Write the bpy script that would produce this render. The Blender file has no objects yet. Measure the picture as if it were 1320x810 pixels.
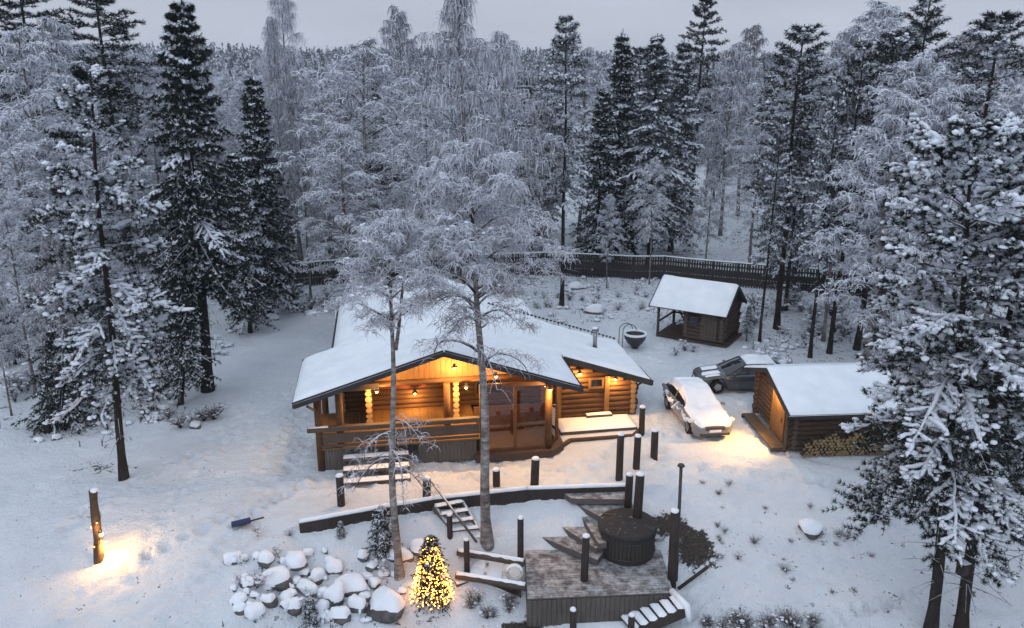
import bpy, bmesh, math, random
import numpy as np
from mathutils import Matrix, Vector

R = math.radians
S = bpy.context.scene
COL = S.collection

# ------------------------------------------------------------------ camera
F, PITCH, CH = 1050.0, R(16.4), 15.0            # focal length in photo pixels, tilt, height
cam = bpy.data.cameras.new('camera')
cam.sensor_width = 36.0
cam.lens = 36.0 * F / 1320.0
cam.clip_start = 0.5
cam.clip_end = 6000
camo = bpy.data.objects.new('camera', cam)
COL.objects.link(camo)
camo.location = (0, 0, CH)
camo.rotation_euler = (R(90) - PITCH, 0, 0)
S.camera = camo

# ------------------------------------------------------------------ sky, sun, exposure
SUN_EL, SUN_AZ = R(38), R(200)
w = bpy.data.worlds.new('World')
S.world = w
w.use_nodes = True
nt = w.node_tree
for n in list(nt.nodes):
    nt.nodes.remove(n)
def wn(t, **k):
    n = nt.nodes.new(t)
    for a, b in k.items():
        setattr(n, a, b)
    return n
out = wn('ShaderNodeOutputWorld')
bg = wn('ShaderNodeBackground')
bg.inputs['Strength'].default_value = 0.1
sky = wn('ShaderNodeTexSky', sky_type='NISHITA')
sky.sun_disc = False
sky.sun_elevation = SUN_EL
sky.sun_rotation = SUN_AZ
tc = wn('ShaderNodeTexCoord')
sep = wn('ShaderNodeSeparateXYZ')
ramp = wn('ShaderNodeValToRGB')                   # overcast deck: dim at the horizon, bright overhead
cr = ramp.color_ramp
cr.elements[0].position = 0.0
cr.elements[0].color = (0.420, 0.450, 0.538, 1)
cr.elements[1].position = 1.0
cr.elements[1].color = (0.74, 0.86, 1.0, 1)
e = cr.elements.new(0.10); e.color = (0.394, 0.420, 0.504, 1)
e = cr.elements.new(0.22); e.color = (0.39, 0.43, 0.53, 1)
mp = wn('ShaderNodeMapping'); mp.inputs['Scale'].default_value = (2.0, 2.0, 9.0)
nz = wn('ShaderNodeTexNoise'); nz.inputs['Scale'].default_value = 1.6; nz.inputs['Detail'].default_value = 5
mr = wn('ShaderNodeMapRange'); mr.inputs[1].default_value = 0.3; mr.inputs[2].default_value = 0.7
mr.inputs[3].default_value = 9.0; mr.inputs[4].default_value = 10.6
vm = wn('ShaderNodeVectorMath', operation='SCALE')
mix = wn('ShaderNodeMixRGB'); mix.inputs[0].default_value = 0.06
L = nt.links.new
L(tc.outputs['Generated'], sep.inputs[0]); L(sep.outputs['Z'], ramp.inputs[0])
L(tc.outputs['Generated'], mp.inputs[0]); L(mp.outputs[0], nz.inputs[0]); L(nz.outputs[0], mr.inputs[0])
L(ramp.outputs[0], vm.inputs[0]); L(mr.outputs[0], vm.inputs['Scale'])
L(vm.outputs[0], mix.inputs[1]); L(sky.outputs[0], mix.inputs[2])
L(mix.outputs[0], bg.inputs[0]); L(bg.outputs[0], out.inputs[0])

sun = bpy.data.lights.new('sun', 'SUN')
sun.energy = 0.5
sun.angle = R(40)
sun.color = (0.90, 0.95, 1.0)
suno = bpy.data.objects.new('sun', sun)
COL.objects.link(suno)
suno.rotation_euler = (R(90) - SUN_EL, 0, R(180) - SUN_AZ)

S.view_settings.view_transform = 'Standard'
S.view_settings.look = 'None'
S.view_settings.exposure = 0.42
S.view_settings.gamma = 1
S.cycles.use_denoising = True
S.cycles.max_bounces = 6
S.cycles.diffuse_bounces = 3
S.cycles.glossy_bounces = 2
S.cycles.transmission_bounces = 3
S.cycles.transparent_max_bounces = 6
S.cycles.sample_clamp_indirect = 4

# ------------------------------------------------------------------ placing helpers
rng = np.random.default_rng(7)
random.seed(7)
CAM = np.array([0, 0, CH])
def ray(px, py):
    dx = (px - 660) / F; dy = (405 - py) / F
    return np.array([dx, math.cos(PITCH) + dy * math.sin(PITCH), -math.sin(PITCH) + dy * math.cos(PITCH)])
def at(px, py, z=0.0):
    d = ray(px, py)
    return CAM + d * ((z - CH) / d[2])
def at_d(px, py, Y):
    d = ray(px, py)
    return CAM + d * (Y / d[1])

_perm = np.random.default_rng(3).random((64, 64))
def vnoise(x, y, s=1.0, o=0):
    x = np.asarray(x, float) / s + o * 7.3; y = np.asarray(y, float) / s + o * 3.1
    xi = np.floor(x).astype(int); yi = np.floor(y).astype(int)
    fx = x - xi; fy = y - yi
    fx = fx * fx * (3 - 2 * fx); fy = fy * fy * (3 - 2 * fy)
    g = lambda a, b: _perm[a % 64, b % 64]
    return (g(xi, yi) * (1 - fx) + g(xi + 1, yi) * fx) * (1 - fy) + (g(xi, yi + 1) * (1 - fx) + g(xi + 1, yi + 1) * fx) * fy
def sst(a, b, x):
    t = np.clip((np.asarray(x, float) - a) / (b - a), 0, 1)
    return t * t * (3 - 2 * t)

EDGE = [(-60, 27.0), (-12, 24.6), (-7.4, 25.1), (-4.48, 26.2), (-2.85, 26.76), (0.6, 27.5), (4.4, 27.75), (9, 28.2), (60, 29)]
EX = np.array([p[0] for p in EDGE]); EY = np.array([p[1] for p in EDGE])
def base_h(x, y):
    x = np.asarray(x, float); y = np.asarray(y, float)
    ye = np.interp(x, EX, EY)
    core = sst(-8.6, -6.6, x) * (1 - sst(4.6, 8.0, x))
    d = ye - y
    steep = -0.36 * sst(-0.10, 0.12, d) - 1.24 * sst(0.05, 2.6, d) - 0.9 * sst(2.6, 5.0, d) - 1.6 * sst(4.5, 11, d)
    soft = -1.9 * sst(-2.0, 8.5, d) - 1.6 * sst(5, 13, d)
    h = core * steep + (1 - core) * soft
    h = h + 22.0 * sst(300, 720, y) + 9 * sst(350, 700, y) * (vnoise(x, y, 230, 4) - .5) * 2
    h = h + 0.7 * sst(62, 95, y) * (vnoise(x, y, 14, 2) - 0.3)
    h = h + 0.5 * sst(-19, -26, x) * (vnoise(x, y, 6, 5)) * sst(20, 30, y)
    return h
def ground_h(x, y):
    x = np.asarray(x, float); y = np.asarray(y, float)
    h = base_h(x, y)
    ye = np.interp(x, EX, EY)
    calm = np.where((y > ye) & (y < 42) & (np.abs(x + 1) < 11), 0.35, 1.0)
    far = 1 - sst(70, 140, y)
    h = h + far * calm * (0.10 * (vnoise(x, y, 1.7, 1) - .5) + 0.05 * (vnoise(x, y, .6, 2) - .5) + 0.12 * (vnoise(x, y, 5, 3) - .5))
    low = sst(-9.5, -8, x) * (1 - sst(-1.5, 0, x)) * (y < ye - .4) * sst(17, 20, y)
    h = h + low * .38 * (vnoise(x, y, .9, 6) - .35)
    return h
def hz(x, y):
    return float(ground_h(x, y))
def at_g(px, py):                                  # where a view line meets the ground
    d = ray(px, py)
    lo, hi = 10.0, 400.0
    t = lo
    while t < hi:
        p = CAM + d * t
        if p[2] < hz(p[0], p[1]):
            break
        t += 0.25
    a, b = t - .25, t
    for _ in range(20):
        m = (a + b) / 2; p = CAM + d * m
        if p[2] < hz(p[0], p[1]): b = m
        else: a = m
    return CAM + d * b

# ------------------------------------------------------------------ mesh helpers
_bm = bmesh.new(); bmesh.ops.create_icosphere(_bm, subdivisions=2, radius=1)
ICO1V = np.array([v.co[:] for v in _bm.verts]); ICO1F = np.array([[v.index for v in f.verts] for f in _bm.faces]); _bm.free()
_bm = bmesh.new(); bmesh.ops.create_icosphere(_bm, subdivisions=3, radius=1)
ICO2V = np.array([v.co[:] for v in _bm.verts]); ICO2F = np.array([[v.index for v in f.verts] for f in _bm.faces]); _bm.free()
_bm = bmesh.new(); bmesh.ops.create_icosphere(_bm, subdivisions=1, radius=1)
ICO0V = np.array([v.co[:] for v in _bm.verts]); ICO0F = np.array([[v.index for v in f.verts] for f in _bm.faces]); _bm.free()

def nrm(a):
    return a / np.maximum(np.linalg.norm(a, axis=-1, keepdims=True), 1e-9)

class MB:
    def __init__(s):
        s.v = []; s.f = []; s.n = 0
    def add(s, v, f, m=0, smooth=True):
        v = np.asarray(v, float).reshape(-1, 3); f = np.asarray(f, int)
        s.v.append(v); s.f.append((f + s.n, m, smooth)); s.n += len(v)
        return s
    # -- solids
    def hexa(s, c8, m=0):
        """8 corners: bottom ring 0-3 then top ring 4-7"""
        return s.add(c8, [[3, 2, 1, 0], [4, 5, 6, 7], [0, 1, 5, 4], [1, 2, 6, 5], [2, 3, 7, 6], [3, 0, 4, 7]], m, False)
    def box(s, x0, x1, y0, y1, z0, z1, m=0, b=0.0):
        if b:
            return s.bbox(x0, x1, y0, y1, z0, z1, m, b)
        return s.hexa([(x0, y0, z0), (x1, y0, z0), (x1, y1, z0), (x0, y1, z0), (x0, y0, z1), (x1, y0, z1), (x1, y1, z1), (x0, y1, z1)], m)
    def bbox(s, x0, x1, y0, y1, z0, z1, m, b):
        r = lambda i, z: [(x0 + i, y0 + i, z), (x1 - i, y0 + i, z), (x1 - i, y1 - i, z), (x0 + i, y1 - i, z)]
        v = r(b, z0) + r(0, z0 + b) + r(0, z1 - b) + r(b, z1)
        f = [[3, 2, 1, 0], [12, 13, 14, 15]]
        for k in range(3):
            for i in range(4):
                j = (i + 1) % 4
                f.append([k * 4 + i, k * 4 + j, k * 4 + 4 + j, k * 4 + 4 + i])
        return s.add(v, f, m, False)
    def beam(s, p0, p1, w, h, m=0, up=(0, 0, 1)):
        p0 = np.array(p0, float); p1 = np.array(p1, float)
        t = nrm(p1 - p0); sd = np.cross(t, up)
        if np.linalg.norm(sd) < 1e-6: sd = np.cross(t, (0, 1, 0))
        sd = nrm(sd); u = np.cross(sd, t)
        a = sd * w / 2; b = u * h / 2
        return s.hexa([p0 - a - b, p0 + a - b, p1 + a - b, p1 - a - b, p0 - a + b, p0 + a + b, p1 + a + b, p1 - a + b], m)
    def prism(s, poly, z0, z1, m=0):
        poly = [tuple(p[:2]) for p in poly]
        ar = sum(poly[i][0] * poly[(i + 1) % len(poly)][1] - poly[(i + 1) % len(poly)][0] * poly[i][1] for i in range(len(poly)))
        if ar < 0: poly = poly[::-1]
        n = len(poly)
        v = [(x, y, z0) for x, y in poly] + [(x, y, z1) for x, y in poly]
        s.add(v, [[i, (i + 1) % n, n + (i + 1) % n, n + i] for i in range(n)], m, False)
        o = s.n - 2 * n
        s.f.append((np.array([[o + n + i for i in range(n)]]), m, False))
        s.f.append((np.array([[o + n - 1 - i for i in range(n)]]), m, False))
        return s
    def strands(s, P, Rr, sides=3, m=0, smooth=True, cap=False):
        P = np.asarray(P, float); N, K, _ = P.shape
        Rr = np.broadcast_to(np.asarray(Rr, float), (N, K))
        T = nrm(np.gradient(P, axis=1))
        ref = nrm(np.random.default_rng(N * 31 + K).normal(size=(N, 1, 3)))
        n1 = nrm(np.cross(T, np.broadcast_to(ref, T.shape))); n2 = np.cross(T, n1)
        if sides == 2:
            V = np.stack([P - n1 * Rr[..., None], P + n1 * Rr[..., None]], 2)
            cyc = [(0, 1)]
        else:
            an = np.arange(sides) * 2 * math.pi / sides
            V = P[:, :, None] + Rr[:, :, None, None] * (np.cos(an)[None, None, :, None] * n1[:, :, None] + np.sin(an)[None, None, :, None] * n2[:, :, None])
            cyc = [(a, (a + 1) % sides) for a in range(sides)]
        base = (np.arange(N)[:, None] * K + np.arange(K - 1)[None]) * sides
        F_ = [np.stack([base + a, base + b, base + sides + b, base + sides + a], -1).reshape(-1, 4) for a, b in cyc]
        s.add(V.reshape(-1, 3), np.concatenate(F_), m, smooth)
        if cap and sides > 2:
            o = s.n - N * K * sides
            for i in range(N):
                b0 = o + i * K * sides
                s.f.append((np.array([[b0 + sides - 1 - k for k in range(sides)]]), m, False))
                b1 = b0 + (K - 1) * sides
                s.f.append((np.array([[b1 + k for k in range(sides)]]), m, False))
        return s
    def tube(s, pts, r, sides=10, m=0, cap=True, smooth=True):
        pts = np.asarray(pts, float)[None]
        r = np.broadcast_to(np.asarray(r, float), (1, pts.shape[1]))
        return s.strands(pts, r, sides, m, smooth, cap)
    def cyl(s, x, y, z0, z1, r, sides=14, m=0, r1=None):
        return s.tube([(x, y, z0), (x, y, z1)], [r, r if r1 is None else r1], sides, m)
    def blobs(s, C, Sc, m=0, amp=.18, lod=1, rg=None, flatbase=None):
        rg = rg or rng
        C = np.asarray(C, float).reshape(-1, 3); N = len(C)
        Sc = np.broadcast_to(np.asarray(Sc, float), (N, 3))
        TV, TF = [(ICO0V, ICO0F), (ICO1V, ICO1F), (ICO2V, ICO2F)][lod]
        k = rg.normal(size=(N, 3, 3)) * 1.7; ph = rg.random((N, 1, 3)) * 6.3
        d = 1 + amp * np.sin(np.einsum('mi,nij->nmj', TV, k) + ph).mean(-1)[..., None] * 1.6
        V = TV[None] * d * Sc[:, None]
        if flatbase is not None:
            V[..., 2] = np.maximum(V[..., 2], flatbase * Sc[:, None, 2])
        a = rg.random(N) * 6.283
        c, sn = np.cos(a)[:, None], np.sin(a)[:, None]
        V = np.stack([V[..., 0] * c - V[..., 1] * sn, V[..., 0] * sn + V[..., 1] * c, V[..., 2]], -1) + C[:, None]
        Fc = TF[None] + (np.arange(N) * len(TV))[:, None, None]
        return s.add(V.reshape(-1, 3), Fc.reshape(-1, 3), m, True)
    def needles(s, C, D, n, ln, wd, spread=.8, m=0, rg=None):
        rg = rg or rng
        C = np.asarray(C, float).reshape(-1, 3); D = np.broadcast_to(np.asarray(D, float), C.shape); N = len(C)
        d = nrm(nrm(D)[:, None] + spread * nrm(rg.normal(size=(N, n, 3))))
        l = ln * (.6 + .6 * rg.random((N, n, 1)))
        sd = nrm(np.cross(d, rg.normal(size=(N, n, 3)))) * wd
        p0 = C[:, None] + d * .01
        V = np.stack([p0 - sd, p0 + sd, p0 + d * l], 2)
        idx = np.arange(N * n * 3).reshape(-1, 3)
        return s.add(V.reshape(-1, 3), idx, m, False)
    def grid(s, X, Y, Z, m=0, smooth=True):
        ny, nx = X.shape
        i = np.arange(ny - 1)[:, None] * nx + np.arange(nx - 1)[None]
        Fq = np.stack([i, i + 1, i + nx + 1, i + nx], -1).reshape(-1, 4)
        return s.add(np.stack([X, Y, Z], -1).reshape(-1, 3), Fq, m, smooth)
    def mesh(s, name, mats):
        me = bpy.data.meshes.new(name)
        V = np.concatenate(s.v)
        me.vertices.add(len(V)); me.vertices.foreach_set('co', V.ravel())
        lv, ls, mi, sm = [], [], [], []
        off = 0
        for f, m, k in s.f:
            n, c = f.shape
            lv.append(f.ravel()); ls.append(off + np.arange(n) * c); off += n * c
            mi.append(np.full(n, m)); sm.append(np.full(n, k))
        lv = np.concatenate(lv); ls = np.concatenate(ls)
        me.loops.add(len(lv)); me.loops.foreach_set('vertex_index', lv.astype(np.int32))
        me.polygons.add(len(ls)); me.polygons.foreach_set('loop_start', ls.astype(np.int32))
        me.polygons.foreach_set('material_index', np.concatenate(mi).astype(np.int32))
        me.polygons.foreach_set('use_smooth', np.concatenate(sm))
        for x in (mats if isinstance(mats, (list, tuple)) else [mats]):
            me.materials.append(x)
        me.update(calc_edges=True)
        me.validate()
        return me
    def obj(s, name, mats, parent=None, loc=None):
        o = bpy.data.objects.new(name, s.mesh(name, mats))
        COL.objects.link(o)
        if parent: o.parent = parent
        if loc is not None: o.location = loc
        return o

def tag(o, label=None, cat=None, group=None, kind=None):
    if label: o['label'] = label
    if cat: o['category'] = cat
    if group: o['group'] = group
    if kind: o['kind'] = kind
    return o
def thing(name, label, cat, loc=(0, 0, 0), rz=0, group=None):
    o = bpy.data.objects.new(name, None)
    COL.objects.link(o)
    o.empty_display_size = .3
    o.location = loc; o.rotation_euler = (0, 0, rz)
    return tag(o, label, cat, group)
def lamp(name, parent, loc, energy, color=(1, .54, .17), r=.06, kind='POINT', spot=None, rot=None):
    l = bpy.data.lights.new(name, kind); l.energy = energy; l.color = color; l.shadow_soft_size = r
    if kind == 'SPOT': l.spot_size = spot; l.spot_blend = .9
    o = bpy.data.objects.new(name, l); COL.objects.link(o); o.parent = parent; o.location = loc
    if rot: o.rotation_euler = rot
    return o

# ------------------------------------------------------------------ materials
def mat(name, base, rough=.8, spec=.2):
    m = bpy.data.materials.new(name); m.use_nodes = True
    b = m.node_tree.nodes['Principled BSDF']
    b.inputs['Base Color'].default_value = (*base, 1); b.inputs['Roughness'].default_value = rough
    b.inputs['Specular IOR Level'].default_value = spec
    return m
class NT:
    def __init__(s, m): s.t = m.node_tree; s.b = m.node_tree.nodes['Principled BSDF']
    def n(s, t, **k):
        x = s.t.nodes.new(t)
        for a, v in k.items():
            if a.startswith('i_'):
                key = a[2:]
                x.inputs[int(key) if key.isdigit() else key].default_value = v
            else: setattr(x, a, v)
        return x
    def l(s, a, b): s.t.links.new(a, b)
    def noise(s, scale, detail=4, rough=.55, stretch=None, coord='Object'):
        t = s.n('ShaderNodeTexCoord'); src = t.outputs[coord]
        if stretch:
            mp = s.n('ShaderNodeMapping'); mp.inputs['Scale'].default_value = stretch; s.l(src, mp.inputs[0]); src = mp.outputs[0]
        x = s.n('ShaderNodeTexNoise', i_Scale=scale, i_Detail=detail, i_Roughness=rough); s.l(src, x.inputs['Vector'])
        return x.outputs[0]
    def ramp(s, src, stops):
        r = s.n('ShaderNodeValToRGB'); e = r.color_ramp.elements
        e[0].position, e[0].color = stops[0][0], (*stops[0][1], 1)
        e[1].position, e[1].color = stops[-1][0], (*stops[-1][1], 1)
        for p, c in stops[1:-1]:
            q = e.new(p); q.color = (*c, 1)
        s.l(src, r.inputs[0]); return r.outputs[0]
    def bump(s, src, st=.3, dist=.05):
        b = s.n('ShaderNodeBump', i_Strength=st, i_Distance=dist); s.l(src, b.inputs['Height']); s.l(b.outputs[0], s.b.inputs['Normal'])
    def mixc(s, f, a, b):
        x = s.n('ShaderNodeMixRGB')
        if isinstance(f, float): x.inputs[0].default_value = f
        else: s.l(f, x.inputs[0])
        for k, v in ((1, a), (2, b)):
            if isinstance(v, tuple): x.inputs[k].default_value = (*v, 1)
            else: s.l(v, x.inputs[k])
        return x.outputs[0]
    def mapr(s, src, a, b, c=0., d=1.):
        x = s.n('ShaderNodeMapRange', i_1=a, i_2=b, i_3=c, i_4=d); s.l(src, x.inputs[0]); return x.outputs[0]
    def upz(s):
        g = s.n('ShaderNodeNewGeometry'); q = s.n('ShaderNodeSeparateXYZ'); s.l(g.outputs['Normal'], q.inputs[0]); return q.outputs['Z']
    def math(s, op, a, b):
        x = s.n('ShaderNodeMath', operation=op)
        for k, v in ((0, a), (1, b)):
            if isinstance(v, (int, float)): x.inputs[k].default_value = v
            else: s.l(v, x.inputs[k])
        return x.outputs[0]

SNOWC = (.80, .83, .88)
def snow_mat(name, scale=6, st=.35, dist=.06):
    m = mat(name, SNOWC, .65, .25); n = NT(m)
    a = n.noise(scale, 6, .6); c = n.noise(1.3, 3)
    n.l(n.ramp(c, [(.3, (.74, .77, .83)), (.7, (.84, .86, .90))]), n.b.inputs['Base Color'])
    n.bump(a, st, dist); return m
M = {}
M['snow'] = snow_mat('snow')
def tree_snow(nm, c):
    m = mat(nm, c, .7, .15); n = NT(m); n.bump(n.noise(14, 4), .5, .04); return m
M['tsnow'] = tree_snow('snow_on_branches', (.74, .77, .84))

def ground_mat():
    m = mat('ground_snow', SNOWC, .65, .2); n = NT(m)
    at_ = n.n('ShaderNodeAttribute', attribute_name='litter_shade')
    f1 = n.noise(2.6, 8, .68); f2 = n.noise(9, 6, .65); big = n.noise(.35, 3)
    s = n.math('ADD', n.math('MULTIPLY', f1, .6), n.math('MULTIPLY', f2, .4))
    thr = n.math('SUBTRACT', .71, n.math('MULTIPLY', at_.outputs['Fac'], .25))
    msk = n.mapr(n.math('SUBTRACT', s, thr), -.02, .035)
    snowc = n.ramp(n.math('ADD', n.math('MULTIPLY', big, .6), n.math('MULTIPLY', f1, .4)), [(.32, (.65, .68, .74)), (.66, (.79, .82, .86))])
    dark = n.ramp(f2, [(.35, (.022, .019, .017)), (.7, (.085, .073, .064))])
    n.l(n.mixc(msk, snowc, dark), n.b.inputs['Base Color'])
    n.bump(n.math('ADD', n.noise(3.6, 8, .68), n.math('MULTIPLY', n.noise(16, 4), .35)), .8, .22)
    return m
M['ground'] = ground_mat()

def wood(name, c0, c1, stretch, rough=.75, scale=4, bump=.4):
    m = mat(name, c0, rough, .25); n = NT(m)
    g = n.noise(scale, 6, .6, stretch); h = n.noise(1.1, 3, .5)
    col = n.ramp(n.math('ADD', n.math('MULTIPLY', g, .7), n.math('MULTIPLY', h, .3)), [(.3, c0), (.7, c1)])
    n.l(col, n.b.inputs['Base Color']); n.bump(g, bump, .02); return m
M['log'] = wood('log_wood', (.052, .024, .011), (.130, .063, .026), (.5, .5, 6))
M['log_grey'] = wood('weathered_log', (.050, .038, .031), (.115, .088, .072), (.5, .5, 6))
M['log_dark'] = wood('dark_log', (.040, .026, .021), (.098, .062, .048), (.5, .5, 6))
M['plank'] = wood('plank_wood', (.11, .056, .022), (.23, .125, .05), (7, 7, .6))
M['plank_grey'] = wood('grey_plank', (.06, .052, .047), (.13, .112, .10), (7, 7, .6))
M['dark'] = wood('dark_timber', (.022, .018, .016), (.06, .048, .042), (5, 5, .7))
M['fence'] = wood('fence_timber', (.022, .019, .019), (.075, .064, .060), (6, 6, .6))
M['fascia'] = wood('roof_timber', (.02, .02, .022), (.05, .05, .055), (1, 1, 1))
M['log_shed'] = wood('shed_log', (.045, .028, .020), (.11, .068, .045), (.5, .5, 6))
def frosted(name, c0, c1, amount, scale=5, soft=0.):
    """timber with a thin broken dusting of snow on whatever faces up"""
    m = mat(name, c0, .8, .2); n = NT(m)
    g = n.noise(5, 6, .6, (.6, 6, 6)); col = n.ramp(g, [(.3, c0), (.7, c1)])
    u = n.mapr(n.upz(), .5, .9); k = n.noise(scale, 7, .7)
    f = n.math('MULTIPLY', u, n.mapr(k, .62 - amount * .35 - soft * .1, .72 - amount * .25 + soft * .25, 0., 1 - soft * .35))
    n.l(n.mixc(f, col, (.74, .76, .8)), n.b.inputs['Base Color']); n.bump(k, .3, .03); return m
M['decking'] = frosted('frosty_decking', (.075, .066, .063), (.155, .138, .135), .46, 3.2, .6)
M['timber_snow'] = frosted('snowy_timber', (.06, .048, .042), (.15, .12, .105), .85, 4)
M['post'] = wood('post_timber', (.020, .015, .013), (.06, .045, .038), (6, 6, .5))
M['logend'] = wood('log_end', (.22, .14, .075), (.36, .24, .13), (1, 1, 1))
M['red'] = wood('red_boards', (.17, .03, .02), (.26, .06, .035), (1, 1, 6))
M['rock'] = mat('rock', (.10, .095, .09), .85, .3)
_n = NT(M['rock']); _q = _n.noise(3, 7, .65); _n.l(_n.ramp(_q, [(.3, (.035, .033, .032)), (.7, (.15, .14, .135))]), _n.b.inputs['Base Color']); _n.bump(_q, .7, .08)
M['metal'] = mat('dull_steel', (.32, .33, .34), .45, .5); M['metal'].node_tree.nodes['Principled BSDF'].inputs['Metallic'].default_value = .9
M['black_metal'] = mat('black_metal', (.03, .03, .032), .5, .5)
M['rubber'] = mat('tyre_rubber', (.015, .015, .016), .85, .2)
M['rim'] = mat('alloy', (.35, .36, .38), .35, .5); M['rim'].node_tree.nodes['Principled BSDF'].inputs['Metallic'].default_value = .9
M['carglass'] = mat('car_glass', (.012, .014, .018), .06, .6)
M['tubside'] = wood('tub_staves', (.028, .024, .022), (.06, .052, .048), (9, 9, .5))
M['tublid'] = frosted('tub_cover', (.022, .02, .021), (.05, .046, .047), .0, 6)
M['white_plate'] = mat('plate', (.75, .75, .75), .5)
M['blue'] = mat('blue_plastic', (.02, .035, .09), .5, .4)
M['ring'] = mat('weathered_ring', (.55, .5, .46), .7)
def paint(name, c, rough=.3):
    m = mat(name, c, rough, .5); b = m.node_tree.nodes['Principled BSDF']
    b.inputs['Coat Weight'].default_value = .6; b.inputs['Coat Roughness'].default_value = .12
    n = NT(m); k = n.noise(7, 6, .7)
    n.l(n.mixc(n.mapr(k, .55, .75, 0., .16), c, (.5, .51, .54)), n.b.inputs['Base Color']); return m
M['car_silver'] = paint('silver_paint', (.16, .16, .175))
M['car_grey'] = paint('grey_paint', (.035, .038, .045))
def glow(name, c, st):
    m = bpy.data.materials.new(name); m.use_nodes = True; b = m.node_tree.nodes['Principled BSDF']
    b.inputs['Base Color'].default_value = (*c, 1); b.inputs['Emission Color'].default_value = (*c, 1); b.inputs['Emission Strength'].default_value = st
    return m
M['bulb'] = glow('warm_bulb', (1, .60, .18), 14)
M['fairy'] = glow('fairy_bulb', (1, .42, .07), 10)
M['lens'] = mat('lamp_lens', (.45, .47, .5), .1, .6)
M['tail'] = mat('tail_lens', (.25, .01, .01), .2, .5)
def glass():
    m = bpy.data.materials.new('window_glass'); m.use_nodes = True; t = m.node_tree; t.nodes.clear()
    o = t.nodes.new('ShaderNodeOutputMaterial'); a = t.nodes.new('ShaderNodeBsdfTransparent'); a.inputs[0].default_value = (.72, .66, .6, 1)
    g = t.nodes.new('ShaderNodeBsdfGlossy'); g.inputs['Roughness'].default_value = .03; g.inputs[0].default_value = (.8, .8, .85, 1)
    f = t.nodes.new('ShaderNodeFresnel'); f.inputs[0].default_value = 1.6; x = t.nodes.new('ShaderNodeMixShader')
    t.links.new(f.outputs[0], x.inputs[0]); t.links.new(a.outputs[0], x.inputs[1]); t.links.new(g.outputs[0], x.inputs[2]); t.links.new(x.outputs[0], o.inputs[0])
    return m
M['glass'] = glass()

# tree materials
def birch_bark():
    m = mat('birch_bark', (.36, .34, .33), .8, .2); n = NT(m)
    k = n.noise(3.0, 6, .65, (1, 1, 2.6)); k2 = n.noise(1.2, 4, .6, (1, 1, .6))
    s = n.math('ADD', n.math('MULTIPLY', k, .6), n.math('MULTIPLY', k2, .4))
    n.l(n.ramp(s, [(.36, (.035, .028, .025)), (.48, (.16, .14, .13)), (.62, (.36, .34, .33))]), n.b.inputs['Base Color']); n.bump(k, .5, .03); return m
M['birch'] = birch_bark()
def pine_bark(name, a, b):
    m = mat(name, a, .9, .1); n = NT(m); k = n.noise(5, 6, .7, (1, 1, .35)); n.l(n.ramp(k, [(.3, a), (.7, b)]), n.b.inputs['Base Color']); n.bump(k, .9, .05); return m
M['pbark'] = pine_bark('conifer_bark', (.014, .012, .011), (.050, .040, .035))
def twig_mat(name, bare, frost, lo, hi, sc=2.2):
    m = mat(name, bare, .85, .1); n = NT(m)
    k = n.noise(sc, 4, .7); u = n.mapr(n.upz(), -.6, .7, -.16, .22)
    f = n.mapr(n.math('ADD', k, u), lo, hi)
    n.l(n.mixc(f, bare, frost), n.b.inputs['Base Color']); return m
M['branch'] = twig_mat('snowy_branch', (.040, .030, .028), (.60, .61, .67), .48, .74)
M['twig'] = twig_mat('frosted_twig', (.09, .073, .077), (.60, .62, .68), .28, .60)
M['twig_bare'] = twig_mat('dark_twig', (.05, .038, .036), (.40, .38, .42), .40, .75)
M['twig_white'] = twig_mat('white_frosted_twig', (.11, .092, .10), (.67, .69, .75), .20, .50)
M['twig_brown'] = twig_mat('thinly_frosted_twig', (.085, .066, .062), (.60, .60, .66), .36, .70)
M['frost'] = mat('hoar_frost', (.70, .72, .79), .8, .1)
def needle_mat(name, a, b, frost, lo, hi):
    m = mat(name, a, .75, .15); n = NT(m)
    k = n.noise(1.6, 5, .7); k2 = n.noise(8, 3, .6)
    col = n.ramp(k2, [(.3, a), (.7, b)])
    f = n.mapr(k, lo, hi, 0., .85)
    n.l(n.mixc(f, col, frost), n.b.inputs['Base Color']); return m
M['pine_n'] = needle_mat('pine_needles', (.012, .017, .013), (.034, .042, .030), (.42, .45, .49), .62, .95)
M['spruce_n'] = needle_mat('spruce_needles', (.010, .015, .012), (.028, .038, .028), (.42, .45, .5), .62, .95)
M['spruce_f'] = needle_mat('frosted_needles', (.018, .024, .022), (.05, .06, .058), (.52, .55, .60), .50, .80)
M['dead'] = mat('dry_scrub', (.055, .042, .035), .9, .1)

# ------------------------------------------------------------------ ground
def interp_path(P, s):
    """P (K,3) path, s in 0..1 -> points"""
    K = len(P); t = np.clip(np.asarray(s), 0, 1) * (K - 1); i = np.minimum(t.astype(int), K - 2); f = (t - i)[..., None]
    return P[i] * (1 - f) + P[i + 1] * f
def spaced(a, b, fine, lo, hi, grow=1.13):
    v = list(np.arange(a, b + 1e-6, fine))
    st = fine; x = b
    while x < hi: st *= grow; x += st; v.append(x)
    st = fine; x = a; pre = []
    while x > lo: st *= grow; x -= st; pre.append(x)
    return np.array(pre[::-1] + v)
gx = spaced(-24, 20, .15, -1100, 1100); gy = spaced(18.5, 56, .15, -60, 1500)
GX, GY = np.meshgrid(gx, gy)
GZ = ground_h(GX, GY)
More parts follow.
